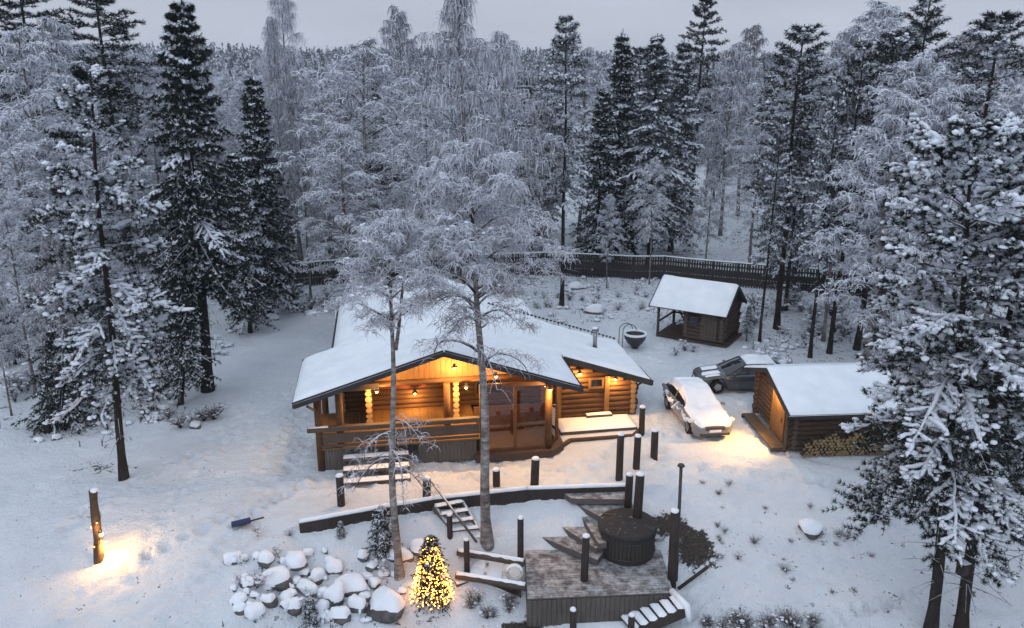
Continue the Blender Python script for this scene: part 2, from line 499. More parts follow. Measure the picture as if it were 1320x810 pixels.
# trodden paths and tyre tracks: shallow grooves in the snow
def groove(pts, wd, dep):
    global GZ
    dep *= 1.5
    pts = np.array(pts, float); D = np.full(GX.shape, 99.)
    for a, b in zip(pts[:-1], pts[1:]):
        ab = b - a; t = np.clip(((GX - a[0]) * ab[0] + (GY - a[1]) * ab[1]) / (ab @ ab), 0, 1)
        D = np.minimum(D, np.hypot(GX - a[0] - t * ab[0], GY - a[1] - t * ab[1]))
    GZ = GZ - dep * np.exp(-(D / wd) ** 2) * (.4 + 1.2 * vnoise(GX, GY, .45, 8))
P2 = lambda *q: [at(x, y)[:2] for x, y in q]
groove(P2((300, 690), (370, 600), (400, 480), (420, 410)), .5, .07)
groove(P2((330, 690), (385, 600), (412, 500), (430, 430)), .35, .05)
for off in (0, 26):
    groove(P2((1320, 640 + off), (1100, 600 + off), (950, 575 + off * .6), (860, 590 + off)), .17, .10)
    groove(P2((1320, 760 + off), (1150, 745 + off), (1000, 742 + off)), .15, .06)
    groove(P2((1320, 700 + off), (1150, 640 + off), (990, 600 + off), (900, 585 + off)), .16, .07)
    groove(P2((1320, 745 + off), (1100, 738 + off), (960, 745 + off)), .16, .06)
    groove(P2((850, 590), (835 + off, 520), (840 + off, 470), (900 + off, 455)), .22, .06)
for _ in range(90):                                   # foot-trampled terrace
    q = at(rng.uniform(540, 800), rng.uniform(588, 622)); groove([q[:2], q[:2] + rng.normal(size=2) * .25], .14, .05)
def dimple(x, y, r, d):
    i0, i1 = np.searchsorted(gx, [x - 3 * r, x + 3 * r]); j0, j1 = np.searchsorted(gy, [y - 3 * r, y + 3 * r])
    k = np.hypot(GX[j0:j1, i0:i1] - x, GY[j0:j1, i0:i1] - y) / r
    GZ[j0:j1, i0:i1] -= d * (np.exp(-k ** 2) - .35 * np.exp(-(k - 1.7) ** 2 * 3))
def trail(pts, n, wob=.5):
    P = np.array([at(x, y)[:2] for x, y in pts]); q = interp_path(P, np.linspace(0, 1, n)); ph = rng.random() * 6
    for i in range(n): dimple(q[i, 0] + .14 * (-1) ** i + wob * math.sin(i * .11 + ph), q[i, 1] + rng.normal() * .08, rng.uniform(.13, .2), rng.uniform(.08, .17))
for pts, n in ((((40, 800), (130, 735), (300, 660), (400, 620)), 50), (((200, 800), (270, 720), (330, 640), (390, 560)), 46), (((130, 740), (200, 660), (280, 600), (400, 480)), 60), (((330, 660), (370, 560), (400, 460), (420, 400)), 70),
               (((400, 630), (470, 625), (560, 615), (720, 605)), 46), (((700, 612), (780, 590), (850, 560), (960, 570)), 40), (((860, 600), (900, 640), (880, 690), (900, 740)), 34), (((960, 575), (940, 500), (880, 470), (830, 460)), 40), (((1180, 720), (1050, 740), (950, 760), (890, 770)), 44), (((880, 450), (850, 440), (830, 450), (800, 470)), 20), (((60, 690), (160, 640), (260, 580), (330, 500)), 50), (((1150, 660), (1080, 620), (1000, 610), (900, 600)), 40)):
    trail(pts, n)
for _ in range(420):
    q = at(rng.uniform(420, 840), rng.uniform(585, 632)); dimple(q[0], q[1], rng.uniform(.1, .2), rng.uniform(.02, .07))
for _ in range(500):
    q = at(rng.uniform(0, 420), rng.uniform(560, 800)); dimple(q[0], q[1], rng.uniform(.12, .3), rng.uniform(.01, .05))
for _ in range(300):
    q = at(rng.uniform(860, 1320), rng.uniform(590, 800)); dimple(q[0], q[1], rng.uniform(.12, .3), rng.uniform(.01, .05))
mbg = MB().grid(GX, GY, GZ)
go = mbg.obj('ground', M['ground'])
tag(go, 'snow covered yard and forest floor', kind='structure')
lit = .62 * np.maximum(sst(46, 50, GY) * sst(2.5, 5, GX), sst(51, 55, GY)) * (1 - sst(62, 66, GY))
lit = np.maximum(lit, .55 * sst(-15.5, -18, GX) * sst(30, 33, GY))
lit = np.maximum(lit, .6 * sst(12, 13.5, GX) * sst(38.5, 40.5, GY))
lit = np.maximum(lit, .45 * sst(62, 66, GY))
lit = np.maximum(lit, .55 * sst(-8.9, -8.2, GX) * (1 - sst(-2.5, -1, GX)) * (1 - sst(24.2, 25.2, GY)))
lit = np.maximum(lit, 2.1 * np.exp(-((GX - 6.3 + .5 * (GY - 25.6)) ** 2 / .7 + (GY - 25.6) ** 2 / 2.2)) * (.15 + 1.3 * vnoise(GX, GY, .7, 21)))  # dark scrub and earth right of the tub, its shadow gap painted in
lit = np.maximum(lit, 2.0 * np.exp(-((GX - .1) ** 2 / 1.6 + (GY - 22.6) ** 2 / .25)) * (.2 + 1.2 * vnoise(GX, GY, .6, 23)))  # darker ground under the landing and deck edge
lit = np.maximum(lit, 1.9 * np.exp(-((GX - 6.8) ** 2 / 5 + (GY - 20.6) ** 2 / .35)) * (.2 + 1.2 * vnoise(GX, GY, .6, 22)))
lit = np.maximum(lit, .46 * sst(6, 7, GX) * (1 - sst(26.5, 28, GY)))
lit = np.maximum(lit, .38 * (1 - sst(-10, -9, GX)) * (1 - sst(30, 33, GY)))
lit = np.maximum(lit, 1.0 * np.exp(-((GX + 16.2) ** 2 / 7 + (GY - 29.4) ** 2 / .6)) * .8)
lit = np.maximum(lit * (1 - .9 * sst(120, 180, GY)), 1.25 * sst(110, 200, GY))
a_ = go.data.attributes.new('litter_shade', 'FLOAT', 'POINT'); a_.data.foreach_set('value', np.clip(lit, 0, 2.0).ravel().astype(np.float32))

# ------------------------------------------------------------------ snow layers
def snow_rect(mb, x0, x1, y0, y1, zf, t, step=.12, m=0, o=0, rib=None):
    nx = max(4, int((x1 - x0) / step)); ny = max(4, int((y1 - y0) / step))
    X, Y = np.meshgrid(np.linspace(x0, x1, nx), np.linspace(y0, y1, ny))
    d = np.minimum(np.minimum(X - x0, x1 - X), np.minimum(Y - y0, y1 - Y))
    base = zf(X, Y) if callable(zf) else zf + 0 * X
    edge = np.clip(d / max(.14, t), 0, 1) ** .5
    Z = base + .006 + t * edge * (.8 + .4 * vnoise(X, Y, .8, o))
    if rib is not None: Z = Z + edge * .008 * np.sin((X if rib == 'x' else Y) * 2 * math.pi / .34)
    return mb.grid(X, Y, Z, m)

# ------------------------------------------------------------------ log walls
def logwall(mb, a, b, z0, z1, r=.125, m=0, over=.18, clip=None, ends=None, me=1):
    """logs stacked from a to b (plan); clip(x along) gives the top where the wall is gabled"""
    a = np.array(a, float); b = np.array(b, float); Lw = np.linalg.norm(b - a); t = (b - a) / Lw
    z = z0 + r; k = 0
    while z + r * .6 < z1:
        s0, s1 = -over - .04 * (k % 2), Lw + over + .04 * (k % 3)
        if clip is not None:
            ss = np.linspace(0, Lw, 60); ok = ss[[clip(s) > z + r for s in ss]]
            if len(ok) < 2: break
            if ok[0] > .05: s0 = ok[0]
            if ok[-1] < Lw - .05: s1 = ok[-1]
        n = 5; sv = np.linspace(s0, s1, n)
        pts = [(a[0] + t[0] * s, a[1] + t[1] * s, z + .006 * math.sin(k * 3 + s * 2)) for s in sv]
        rr = r * 1.06 * (1 + .06 * np.sin(k * 1.7 + sv * 1.3))
        mb.strands(np.array([pts]), rr[None], 10, m, True, False)
        for q, dr in ((0, -1), (-1, 1)):
            p = np.array(pts[q]); nn = np.array([t[0] * dr, t[1] * dr, 0]); sdv = np.array([-nn[1], nn[0], 0])
            an = np.arange(10) * 2 * math.pi / 10
            ring = p + rr[q] * .99 * (np.cos(an)[:, None] * sdv + np.sin(an)[:, None] * np.array([0, 0, 1.])) + nn * .002
            mb.add(ring, [list(range(10))], me, False)
        z += r * 1.93; k += 1

# ================================================================== THE CABIN
CA = R(9.4); CO = np.array([-2.57, 29.12, 0.0])
cu = np.array([math.cos(CA), math.sin(CA), 0]); cv = np.array([-math.sin(CA), math.cos(CA), 0])
def cl(P):
    P = np.asarray(P) - CO; return np.array([P @ cu, P @ cv, P[2]])
def fac(px, py, Y):                                      # point of the vertical plane Y (cabin frame) seen at a pixel
    d = ray(px, py); t = ((CO + cv * Y - CAM) @ cv) / (d @ cv)
    return cl(CAM + d * t)
cabin = thing('log_cabin', 'large log cabin with snowy gable roof and warmly lit open porch', 'cabin', CO, CA)
def zr(X):
    X = np.asarray(X, float); return np.where(X < 0, 5.15 + .31 * X, 5.15 - .333 * X)
SN, DK = .20, .14
def zdeck(X): return zr(X) - SN
def rslab(mb, X0, X1, Y0, Y1, off, th, m=0):
    z0, z1 = float(zdeck(X0)) - off, float(zdeck(X1)) - off
    mb.hexa([(X0, Y0, z0 - th), (X1, Y0, z1 - th), (X1, Y1, z1 - th), (X0, Y1, z0 - th), (X0, Y0, z0), (X1, Y0, z1), (X1, Y1, z1), (X0, Y1, z0)], m)
roof = MB()
rslab(roof, -5.65, 0, 0, 4.8, 0, DK); rslab(roof, -4.42, 0, 4.8, 12.35, 0, DK)
rslab(roof, 0, 5.4, 0, 12.35, 0, DK); rslab(roof, 5.4, 9.58, 3.62, 9.0, 0, DK)
rob = roof.obj('roof', M['fascia'], cabin)
sof = MB()                                               # boarded soffit
rslab(sof, -5.55, -.02, .08, 4.2, DK + .004, .03); rslab(sof, .02, 5.3, .08, 4.2, DK + .004, .03); rslab(sof, 5.5, 9.5, 3.7, 4.3, DK + .004, .03)
sof.obj('soffit', M['plank'], cabin)
bg_ = MB()
def rake(X0, X1, Y, s=1):
    bg_.beam((X0, Y, float(zdeck(X0)) - .06), (X1, Y, float(zdeck(X1)) - .06), .05, .26)
rake(-5.68, 0.0, -.03); rake(0.0, 5.43, -.03); rake(5.46, 9.6, 3.58); rake(5.46, 9.6, 9.03); rake(-4.44, 0, 12.38); rake(0, 5.43, 12.38); rake(-5.68, -4.45, 4.83)
for X, Y0, Y1 in ((-5.69, 0, 4.8), (-4.46, 4.86, 12.35), (5.44, 0, 3.55), (9.62, 3.62, 9.0)):
    bg_.beam((X, Y0, float(zdeck(X)) - .08), (X, Y1, float(zdeck(X)) - .08), .05, .2)
bg_.obj('barge_board', M['fascia'], cabin)
# snow on the roof: one sheet over the stepped outline
st = .11
xs = np.arange(-5.72, 9.66, st); ys = np.arange(-.06, 12.42, st)
XX, YY = np.meshgrid(xs, ys)
ins = ((XX > -5.72 - 1e-6) & (XX < 5.46) & (YY < 4.85)) | ((XX > -4.5) & (XX < 5.46)) | ((XX >= 5.4) & (XX < 9.66) & (YY > 3.55) & (YY < 9.06))
bd = []
for dy, dx in ((0, 1), (1, 0), (0, -1), (-1, 0)):
    pad = np.pad(ins, 1)[1 + dy:1 + dy + ins.shape[0], 1 + dx:1 + dx + ins.shape[1]]
    bd.append(ins & ~pad)
bdm = bd[0] | bd[1] | bd[2] | bd[3]
bp = np.stack([XX[bdm], YY[bdm]], -1)
D = np.min(np.hypot(XX[..., None] - bp[:, 0], YY[..., None] - bp[:, 1]), -1)
fl = fac(768, 450, 0); FX, FY = 7.75, 6.75
melt = 1 - np.exp(-(((XX - FX) + .25 * (YY - FY)) ** 2 / .18 + (YY - FY + .1) ** 2 / .05)) * 1.5
rg_ = np.exp(-(XX / .35) ** 2) * .10                     # rounded ridge
ZZ = zdeck(XX) + .004 + SN * np.clip(D / .24, 0, 1) ** .5 * (.70 + .42 * vnoise(XX, YY, 1.6, 3) + .22 * vnoise(XX, YY, .45, 5) * (D < .6)) * np.clip(melt, -.12, 1) - rg_ * (D > .1) \
    + (D > .2) * .010 * np.sin(YY * 2 * math.pi / .4) + .02 * (vnoise(XX, YY, .5, 9) - .5) * (D > .1)
idx = np.arange(XX.size).reshape(XX.shape)
q = ins[:-1, :-1] & ins[1:, :-1] & ins[:-1, 1:] & ins[1:, 1:]
fq = np.stack([idx[:-1, :-1][q], idx[:-1, 1:][q], idx[1:, 1:][q], idx[1:, :-1][q]], -1)
rs = MB(); rs.add(np.stack([XX, YY, ZZ], -1).reshape(-1, 3), fq, 0, True)
rs.obj('snow_layer', M['snow'], rob)
# flue pipe on the right wing
fp = MB(); zf_ = float(zdeck(FX))
fp.cyl(FX, FY, zf_ - .1, zf_ + .92, .10, 14); fp.cyl(FX, FY, zf_ + .86, zf_ + .93, .16, 14); fp.cyl(FX, FY, zf_ + .97, zf_ + 1.02, .17, 14)
for a in (0, 2.1, 4.2): fp.cyl(FX + .12 * math.cos(a), FY + .12 * math.sin(a), zf_ + .92, zf_ + .98, .012, 5)
fpo = fp.obj('flue_pipe', M['metal'], cabin)
MB().blobs([(FX, FY, zf_ + 1.03)], [(.16, .16, .05)], lod=1).obj('snow_cap', M['snow'], fpo)
fl_ = MB(); fl_.hexa([(FX - .55, FY - .16, zdeck(FX - .55) + .01), (FX + .55, FY - .16, zdeck(FX + .55) + .01), (FX + .55, FY + .18, zdeck(FX + .55) + .01), (FX - .55, FY + .18, zdeck(FX - .55) + .01),
                      (FX - .55, FY - .16, zdeck(FX - .55) + .04), (FX + .55, FY - .16, zdeck(FX + .55) + .04), (FX + .55, FY + .18, zdeck(FX + .55) + .04), (FX - .55, FY + .18, zdeck(FX - .55) + .04)])
fl_.obj('flashing', M['black_metal'], cabin)
sg = MB()                                                # snow guard rail along the far edge of the right slope
for i in range(34):
    X = 2.9 + i * .195
    sg.beam((X, 9.1, float(zr(X)) + .03), (X + .12, 9.1, float(zr(X + .12)) + .03), .06, .07)
    if i % 3 == 0: sg.beam((X + .06, 9.1, float(zr(X)) - .25), (X + .06, 9.1, float(zr(X)) + .03), .03, .03)
sg.obj('snow_guard', M['black_metal'], cabin)

# walls
lw = MB()
logwall(lw, (-4.1, 4.3), (4.4, 4.3), .9, 4.6, clip=lambda s: float(zdeck(s - 4.1)) - .2)
logwall(lw, (-4.1, 4.3), (-4.1, 11.9), 0, 3.55)
logwall(lw, (4.7, 4.3), (4.7, 11.9), 0, 3.1)
logwall(lw, (-4.1, 11.9), (4.7, 11.9), 0, 4.6, clip=lambda s: float(zdeck(s - 4.1)) - .2)
lw.obj('log_wall', [M['log'], M['logend']], cabin)
for X in (-2.95, .62):                                   # short cross walls whose notched ends face the porch
    m_ = MB(); logwall(m_, (X, 2.15), (X, 4.1), 1.0, 3.15, over=.0); m_.obj('cross_wall', [M['log'], M['logend']], cabin)
gp = MB()                                                # boarded gable above the porch
for i in range(30):
    X = -3.3 + i * .22; xm = X + .1
    ztop = float(zdeck(xm)) - .19
    gp.box(X, X + .21, 1.96, 1.99 + .006 * (i % 3), 3.17, ztop)
gp.obj('gable_boards', M['plank'], cabin)
tb = MB(); tb.tube([(-3.6, 1.93, 3.05), (0, 1.93, 3.06), (3.7, 1.93, 3.05)], .12, 10); tb.obj('tie_beam', M['log'], cabin)
for X, Y, z0, z1, r in ((-4.86, .75, 0, 3.32, .15), (-4.05, .8, 1.0, 3.6, .14), (.2, 1.7, 1.0, 3.0, .14), (-1.9, .8, 0, .98, .12), (-4.86, 4.5, 0, 3.3, .14), (4.23, .75, .3, 3.2, .15)):
    MB().tube([(X, Y, z0), (X, Y, z1)], r, 12).obj('porch_post', M['log'], cabin)
db = MB(); db.tube([(-4.95, .72, 3.38), (-2.5, .74, 3.42)], .11, 10); db.beam((-5.2, .3, 2.95), (-4.86, .75, 2.5), .09, .09); db.obj('wall_plate', M['log_grey'], cabin)
fl2 = MB()
for i in range(20): fl2.box(-5.0 + i * .322, -5.0 + i * .322 + .312, .62, 4.15, .93, .99)
fl2.obj('porch_floor', M['plank'], cabin)
sk = MB()
for i in range(15):
    X = -1.05 + i * .155; sk.box(X, X + .148, .70, .725 + .006 * (i % 2), 0.02, .92)
sk.obj('skirting', M['plank_grey'], cabin)
sk2 = MB()
for i in range(7):
    X = -4.7 + i * .11; sk2.box(X, X + .10, .70, .725 + .006 * (i % 2), 0.02, .92)
sk2.obj('skirting', M['plank_grey'], cabin)
rl = MB(); rl.box(-5.3, 1.4, .50, .74, 1.74, 1.92, b=.02); rl.obj('railing', M['log_grey'], cabin)
rb = MB(); rb.box(-4.75, 1.38, .60, .66, 1.2, 1.62, b=.01); rb.box(-4.8, 1.38, .60, .66, 1.03, 1.15, b=.01); rb.obj('railing_board', M['log_grey'], cabin)
rs2 = MB(); snow_rect(rs2, -5.28, -4.5, .52, .72, 1.92, .04); rs2.obj('railing_snow', M['snow'], cabin)
# glazed corner
gb = MB(); gb.prism([(1.2, .42), (4.35, .42), (4.95, 1.0), (4.95, 3.3), (1.2, 3.3)], 0.0, .30); gb.obj('glazed_room_floor', M['log_dark'], cabin)
fr = MB()
for X in (1.47, 2.85): fr.box(X - .06, X + .06, .64, .76, .31, 3.12)
fr.box(1.41, 4.1, .64, .76, 3.1, 3.26); fr.box(1.5, 4.1, .65, .75, .31, .44)
fr.beam((4.25, .78, 3.16), (4.75, 1.5, 3.16), .1, .18); fr.beam((4.75, 1.5, .31), (4.75, 1.5, 3.1), .12, .12, up=(0, 1, 0)); fr.beam((4.27, .8, .39), (4.75, 1.5, .39), .1, .14)
fro = fr.obj('glazing_frame', M['log'], cabin)
for a, b in (((1.55, .7), (2.78, .7)), ((2.92, .7), (4.07, .7)), ((4.34, .85), (4.70, 1.42)), ((4.75, 1.58), (4.75, 3.2))):
    MB().beam((a[0], a[1], 1.77), (b[0], b[1], 1.77), .02, 2.64).obj('pane', M['glass'], fro)
iw = MB(); iw.box(1.35, 1.43, .9, 4.05, .31, .95); iw.box(1.4, 4.6, 2.6, 2.68, .31, 1.5, b=.02)
iw.obj('inner_panel', M['log'], cabin)
# shutters and dark things at the back of the porch
rd = MB(); rd.box(-2.6, -.5, 4.08, 4.14, 2.0, 2.75); rd.obj('red_shutter', M['red'], cabin)
wd = MB(); wd.box(1.7, 2.8, 4.09, 4.14, 1.5, 2.4); wdo = wd.obj('window', M['carglass'], cabin)
wf = MB()
for x0, x1, z0, z1 in ((1.62, 2.88, 1.42, 1.5), (1.62, 2.88, 2.4, 2.48), (1.62, 1.7, 1.5, 2.4), (2.8, 2.88, 1.5, 2.4), (2.22, 2.28, 1.5, 2.4)): wf.box(x0, x1, 4.05, 4.13, z0, z1)
wf.obj('window_frame', M['log'], wdo)
# porch steps
ss = MB()
for i, (y0, y1, z) in enumerate(((.12, .60, .74), (-.34, .12, .46), (-.80, -.34, .18))):
    ss.box(-4.0, -1.45, y0, y1, z - .12, z, b=.012)
for X in (-3.9, -2.7, -1.55): ss.hexa([(X, -.7, 0.0), (X + .08, -.7, 0.0), (X + .08, .58, 0.0), (X, .58, 0.0), (X, -.7, .05), (X + .08, -.7, .05), (X + .08, .58, .61), (X, .58, .61)])
sso = ss.obj('porch_steps', M['log_grey'], cabin)
s3 = MB()
for y0, y1, z in ((.14, .50, .74), (-.32, .08, .46), (-.78, -.38, .18)): snow_rect(s3, -3.98, -1.47, y0, y1, z, .05)
s3.obj('step_snow', M['snow'], sso)
# right wing
aw = MB()
ctop = lambda s: float(zdeck(5.3 + s)) - .22
logwall(aw, (5.3, 4.15), (8.85, 4.15), 0, 3.2, clip=ctop)
logwall(aw, (8.85, 4.15), (8.85, 8.6), .12, 1.95)
logwall(aw, (5.0, 8.6), (8.85, 8.6), 0, 3.2, clip=lambda s: float(zdeck(5.0 + s)) - .22)
aw.obj('wing_log_wall', [M['log'], M['logend']], cabin)
for b_ in ((5.35, 5.5, 3.93, 4.03, 0, 2.7), (7.5, 7.72, 3.94, 4.0, .25, 2.0)): MB().box(*b_).obj('upright_board', M['plank'], cabin)
w2 = MB(); w2.box(6.85, 7.35, 3.95, 4.0, 1.55, 1.88); w2o = w2.obj('window', M['carglass'], cabin)
w3 = MB()
for x0, x1, z0, z1 in ((6.75, 7.45, 1.45, 1.55), (6.75, 7.45, 1.88, 1.97), (6.75, 6.85, 1.55, 1.88), (7.35, 7.45, 1.55, 1.88)): w3.box(x0, x1, 3.92, 4.01, z0, z1)
w3.obj('window_frame', M['plank'], w2o)
bs = MB(); bs.beam((9.5, 4.3, float(zdeck(9.5)) - .22), (8.98, 4.3, 1.25), .07, .07); bs.obj('eave_brace', M['log_dark'], cabin)
bp_ = MB(); bp_.box(6.6, 7.8, 3.6, 3.92, .12, .3); bpo = bp_.obj('door_step', M['log_grey'], cabin); q_ = MB(); snow_rect(q_, 6.62, 7.78, 3.62, 3.9, .3, .06); q_.obj('step_snow', M['snow'], bpo)
# lamps of the cabin: a small shade, a bulb and its light
def wall_lamp(parent, p, energy, r=.07, shade=True, face=(0, -1), lo=(0, -.22, -.12)):
    o = MB(); x, y, z = p
    o.box(x - .05, x + .05, y - .06, y + .05, z + .07, z + .16)
    o.cyl(x, y - .06, z + .05, z + .11, .13, 12, r1=.05)
    ob = o.obj('wall_lamp', M['black_metal'], parent)
    MB().blobs([(x, y - .06, z)], [(r, r, r * 1.2)], amp=0, lod=1).obj('bulb', M['bulb'], ob)
    lamp('lamp_light', ob, (x + lo[0], y + lo[1], z + lo[2]), energy, r=.08)
    return ob
for p, en in (((-2.6, 1.95, 2.75), 40), ((1.0, 1.8, 2.75), 46), ((.5, 1.35, 3.78), 135), ((2.15, 1.25, 3.36), 62), ((-1.9, 1.2, 3.5), 42), ((4.23, .52, 2.95), 60), ((-1.0, 4.0, 1.75), 26)):  # the high left one is an added lamp, unseen, to warm the terrace
    wall_lamp(cabin, p, en * 2.9, r=.05)
wall_lamp(cabin, (6.3, 3.9, 2.25), 105, r=.05, lo=(0, -.14, -.1)); wall_lamp(cabin, (7.95, 3.9, 1.88), 105, r=.05, lo=(0, -.14, -.1))

# platform in front of the wing
pf = thing('deck_platform', 'low timber platform with smooth snow before the right wing', 'platform', CO, CA)
pm = MB()
for i in range(9): pm.box(5.15 + .0, 8.6, 2.5 + i * .158, 2.5 + i * .158 + .15, .05, .12)
pm.box(5.15, 8.6, 2.44, 2.5, -.05, .118); pm.obj('boards', M['log_grey'], pf)
pm = MB(); snow_rect(pm, 5.17, 8.58, 2.46, 3.9, .12, .07); pm.obj('snow_layer', M['snow'], pf)
pe = MB()
for a, b in (((4.9, 1.25), (5.4, 1.75)), ((5.4, 1.75), (8.2, 1.75)), ((8.2, 1.75), (8.75, 2.4))): pe.beam((*a, .02), (*b, .02), .16, .2)
pe.obj('edging', M['log_dark'], pf)

# ================================================================== TERRACE, POSTS, STAIRS, TUB
tb_ = thing('retaining_wall', 'long dark snow-topped timber edge holding the terrace before the cabin', 'retaining wall')
epts = [(-7.4, 25.1), (-4.48, 26.2), (-2.85, 26.76), (0.6, 27.5), (4.45, 27.75)]
m_ = MB()
for (x0, y0), (x1, y1) in zip(epts[:-1], epts[1:]): m_.beam((x0, y0, -.36), (x1, y1, -.36), .24, .86)
m_.obj('timber', M['dark'], tb_)
m_ = MB()
for (x0, y0), (x1, y1) in zip(epts[:-1], epts[1:]):
    n_ = 14; t_ = np.linspace(0, 1, n_)
    P = np.stack([x0 + (x1 - x0) * t_, y0 + (y1 - y0) * t_, .08 + .02 * rng.random(n_)], -1); m_.tube(P, .085 + .02 * rng.random(n_), 8)
m_.obj('snow_layer', M['snow'], tb_)

def post(px, ytop, ybot, z=0.0, r=.13, label='', cap=True, name='timber_post', zt=None, group='round timber posts around the terrace', m='post'):
    b = at(px, ybot, z)
    d = ray(px, ytop); t = CAM + d * (b[1] / d[1])
    h = t[2] - z if zt is None else zt
    o = thing(name, label, 'post', tuple(b), 0, group)
    q = MB(); n_ = 4; zz = np.linspace(-.35, h, n_)
    lean = rng.normal(size=2) * .022
    q.tube(np.stack([zz * lean[0], zz * lean[1], zz], -1), r * (1.04 - .06 * np.linspace(0, 1, n_)), 14)
    q.obj('shaft', M[m], o)
    if cap:
        c = MB(); c.blobs([(h * lean[0], h * lean[1], h + .02)], [(r * 1.0, r * 1.0, .085)], amp=.1, lod=1, flatbase=-.4); c.obj('snow_cap', M['snow'], o)
    return o
PG = 'round timber posts around the terrace'
for a in (
    (440, 614, 652, 0, .14, 'dark post with snowy top at the left terrace end, left of the porch steps'),
    (550, 617, 640, 0, .15, 'short thick post at the top of the snowy wooden stairs, handrail fixed to it'),
    (640, 606, 626, 0, .14, 'shortest snow-capped post on the terrace edge, right of the tall birch trunk'),
    (689, 592, 625, 0, .16, 'thick post with round white snow cap alone on the terrace edge before the glazed room'),
    (798, 562, 617, 0, .14, 'tallest terrace post, leftmost of the row right of the cabin platform'),
    (820, 563, 605, 0, .14, 'tall post between its two neighbours in the row below the cabin right wing'),
    (827, 525, 560, 0, .13, 'greyish bare-topped post at the right corner of the snowy platform'),
    (843, 556, 589, 0, .15, 'thick post standing rightmost of the row, nearest the snow-covered car'),
    (810, 612, 643, 0, .14, 'short post at the head of the fan-shaped steps, behind the hot tub'),
    (822, 613, 659, 0, .16, 'thick post right behind the hot tub cover, beside the fan steps')):
    post(a[0], a[1], a[2], a[3], a[4], a[5])
post(671, 669, 722, -1.4, .11, 'post with a knot at the back left corner of the tub deck')
post(753, 693, 748, -1.4, .13, 'post standing in the middle of the tub deck in front of the tub')
post(866, 658, 746, -1.4, .15, 'tallest thick post right of the hot tub, next to the thin stove pipe')
post(739, 786, 822, -2.5, .11, 'white-capped post cut by the lower edge below the tub deck, left one')
post(813, 793, 826, -2.5, .11, 'dark post beside the bottom lake stairs, cut by the lower edge')

# stove pipe behind the deck post
pb = at(872, 742, -1.4)
sp = thing('stove_pipe', 'thin dark pole rising beside the thick post right of the hot tub', 'pipe', tuple(pb))
tz = (CAM + ray(878, 601) * (pb[1] / ray(878, 601)[1]))
q_ = MB(); q_.tube([(0, 0, -.2), (tz[0] - pb[0], 0, tz[2] - pb[2])], .055, 10); q_.obj('flue', M['black_metal'], sp)
q_ = MB(); q_.cyl(tz[0] - pb[0], 0, tz[2] - pb[2], tz[2] - pb[2] + .06, .13, 12, r1=.10); q_.obj('cap', M['black_metal'], sp)

# stairs from the terrace down to the landing
st_ = thing('wooden_stairs', 'snowy wooden stairs with a handrail leading down from the terrace', 'stairs')
TL, TR, BL, BR = at(559, 649, .0), at(594, 642, .0), at(598, 711, -1.25), at(635, 710, -1.25)
for a, b in ((TL, BL), (TR, BR)):
    q_ = MB(); q_.beam(a - [0, 0, .14], b - [0, 0, .14], .09, .26, up=(0, 0, 1)); q_.obj('stringer', M['timber_snow'], st_)
for i in range(6):
    t_ = (i + .35) / 6.0
    a = TL + (BL - TL) * t_; b = TR + (BR - TR) * t_
    q_ = MB(); q_.beam(a, b, .27, .05); so = q_.obj('tread', M['timber_snow'], st_)
    q_ = MB(); n_ = 8; P = a + (b - a) * np.linspace(.04, .96, n_)[:, None] + [0, 0, .035]
    dirv = nrm(np.array([-(b - a)[1], (b - a)[0], 0])) * .1
    X = np.stack([P - dirv, P - dirv * .5, P + dirv * .5, P + dirv], 0); X[0, :, 2] -= .01; X[3, :, 2] -= .01; X[1:3, :, 2] += .03
    q_.grid(X[..., 0], X[..., 1], X[..., 2]); q_.obj('tread_snow', M['snow'], so)
h0 = at(553, 616, .62) ; h1 = BL + (BR - BL) * .45 + [0, 0, .35]
h0 = at_d(555, 619, at(550, 640, 0)[1])
q_ = MB(); q_.tube([h0, h1], .045, 8); q_.obj('handrail', M['timber_snow'], st_)
for px, y0, y1, z in ((580, 664, 690, -.75), (602, 696, 737, -1.4)):
    b = at(px, y1, z); t = at_d(px, y0, b[1])
    q_ = MB(); q_.tube([(b[0], b[1], b[2] - .3), (b[0], b[1], t[2])], .10, 10); po = q_.obj('post', M['post'], st_)
    q_ = MB(); q_.blobs([(b[0], b[1], t[2] + .01)], [(.1, .1, .06)], amp=.1); q_.obj('snow_cap', M['snow'], po)

# landing with two log rails
ld = thing('stair_landing', 'small snowy plank landing between two log rails left of the tub deck', 'landing')
q_ = MB()
c4 = [at(600, 740, -1.45), at(672, 753, -1.45), at(672, 727, -1.45), at(610, 716, -1.45)]
q_.prism([c[:2] for c in c4], -1.62, -1.45); q_.obj('planks', M['timber_snow'], ld)
q_ = MB(); cc = np.mean(c4, 0)
for k in range(3):
    t0, t1 = .04 + k * .33, .31 + k * .33
    ax = lambda t, u: c4[0] * (1 - t) * (1 - u) + c4[1] * t * (1 - u) + c4[2] * t * u + c4[3] * (1 - t) * u
    T, U = np.meshgrid(np.linspace(t0, t1, 8), np.linspace(.06, .94, 8))
    P = ax(T[..., None], U[..., None]); dd = np.minimum(np.minimum(T - t0, t1 - T) / .05, np.minimum(U - .06, .94 - U) / .1).clip(0, 1) ** .5
    q_.grid(P[..., 0], P[..., 1], P[..., 2] + .01 + .05 * dd)
q_.obj('plank_snow', M['snow'], ld)
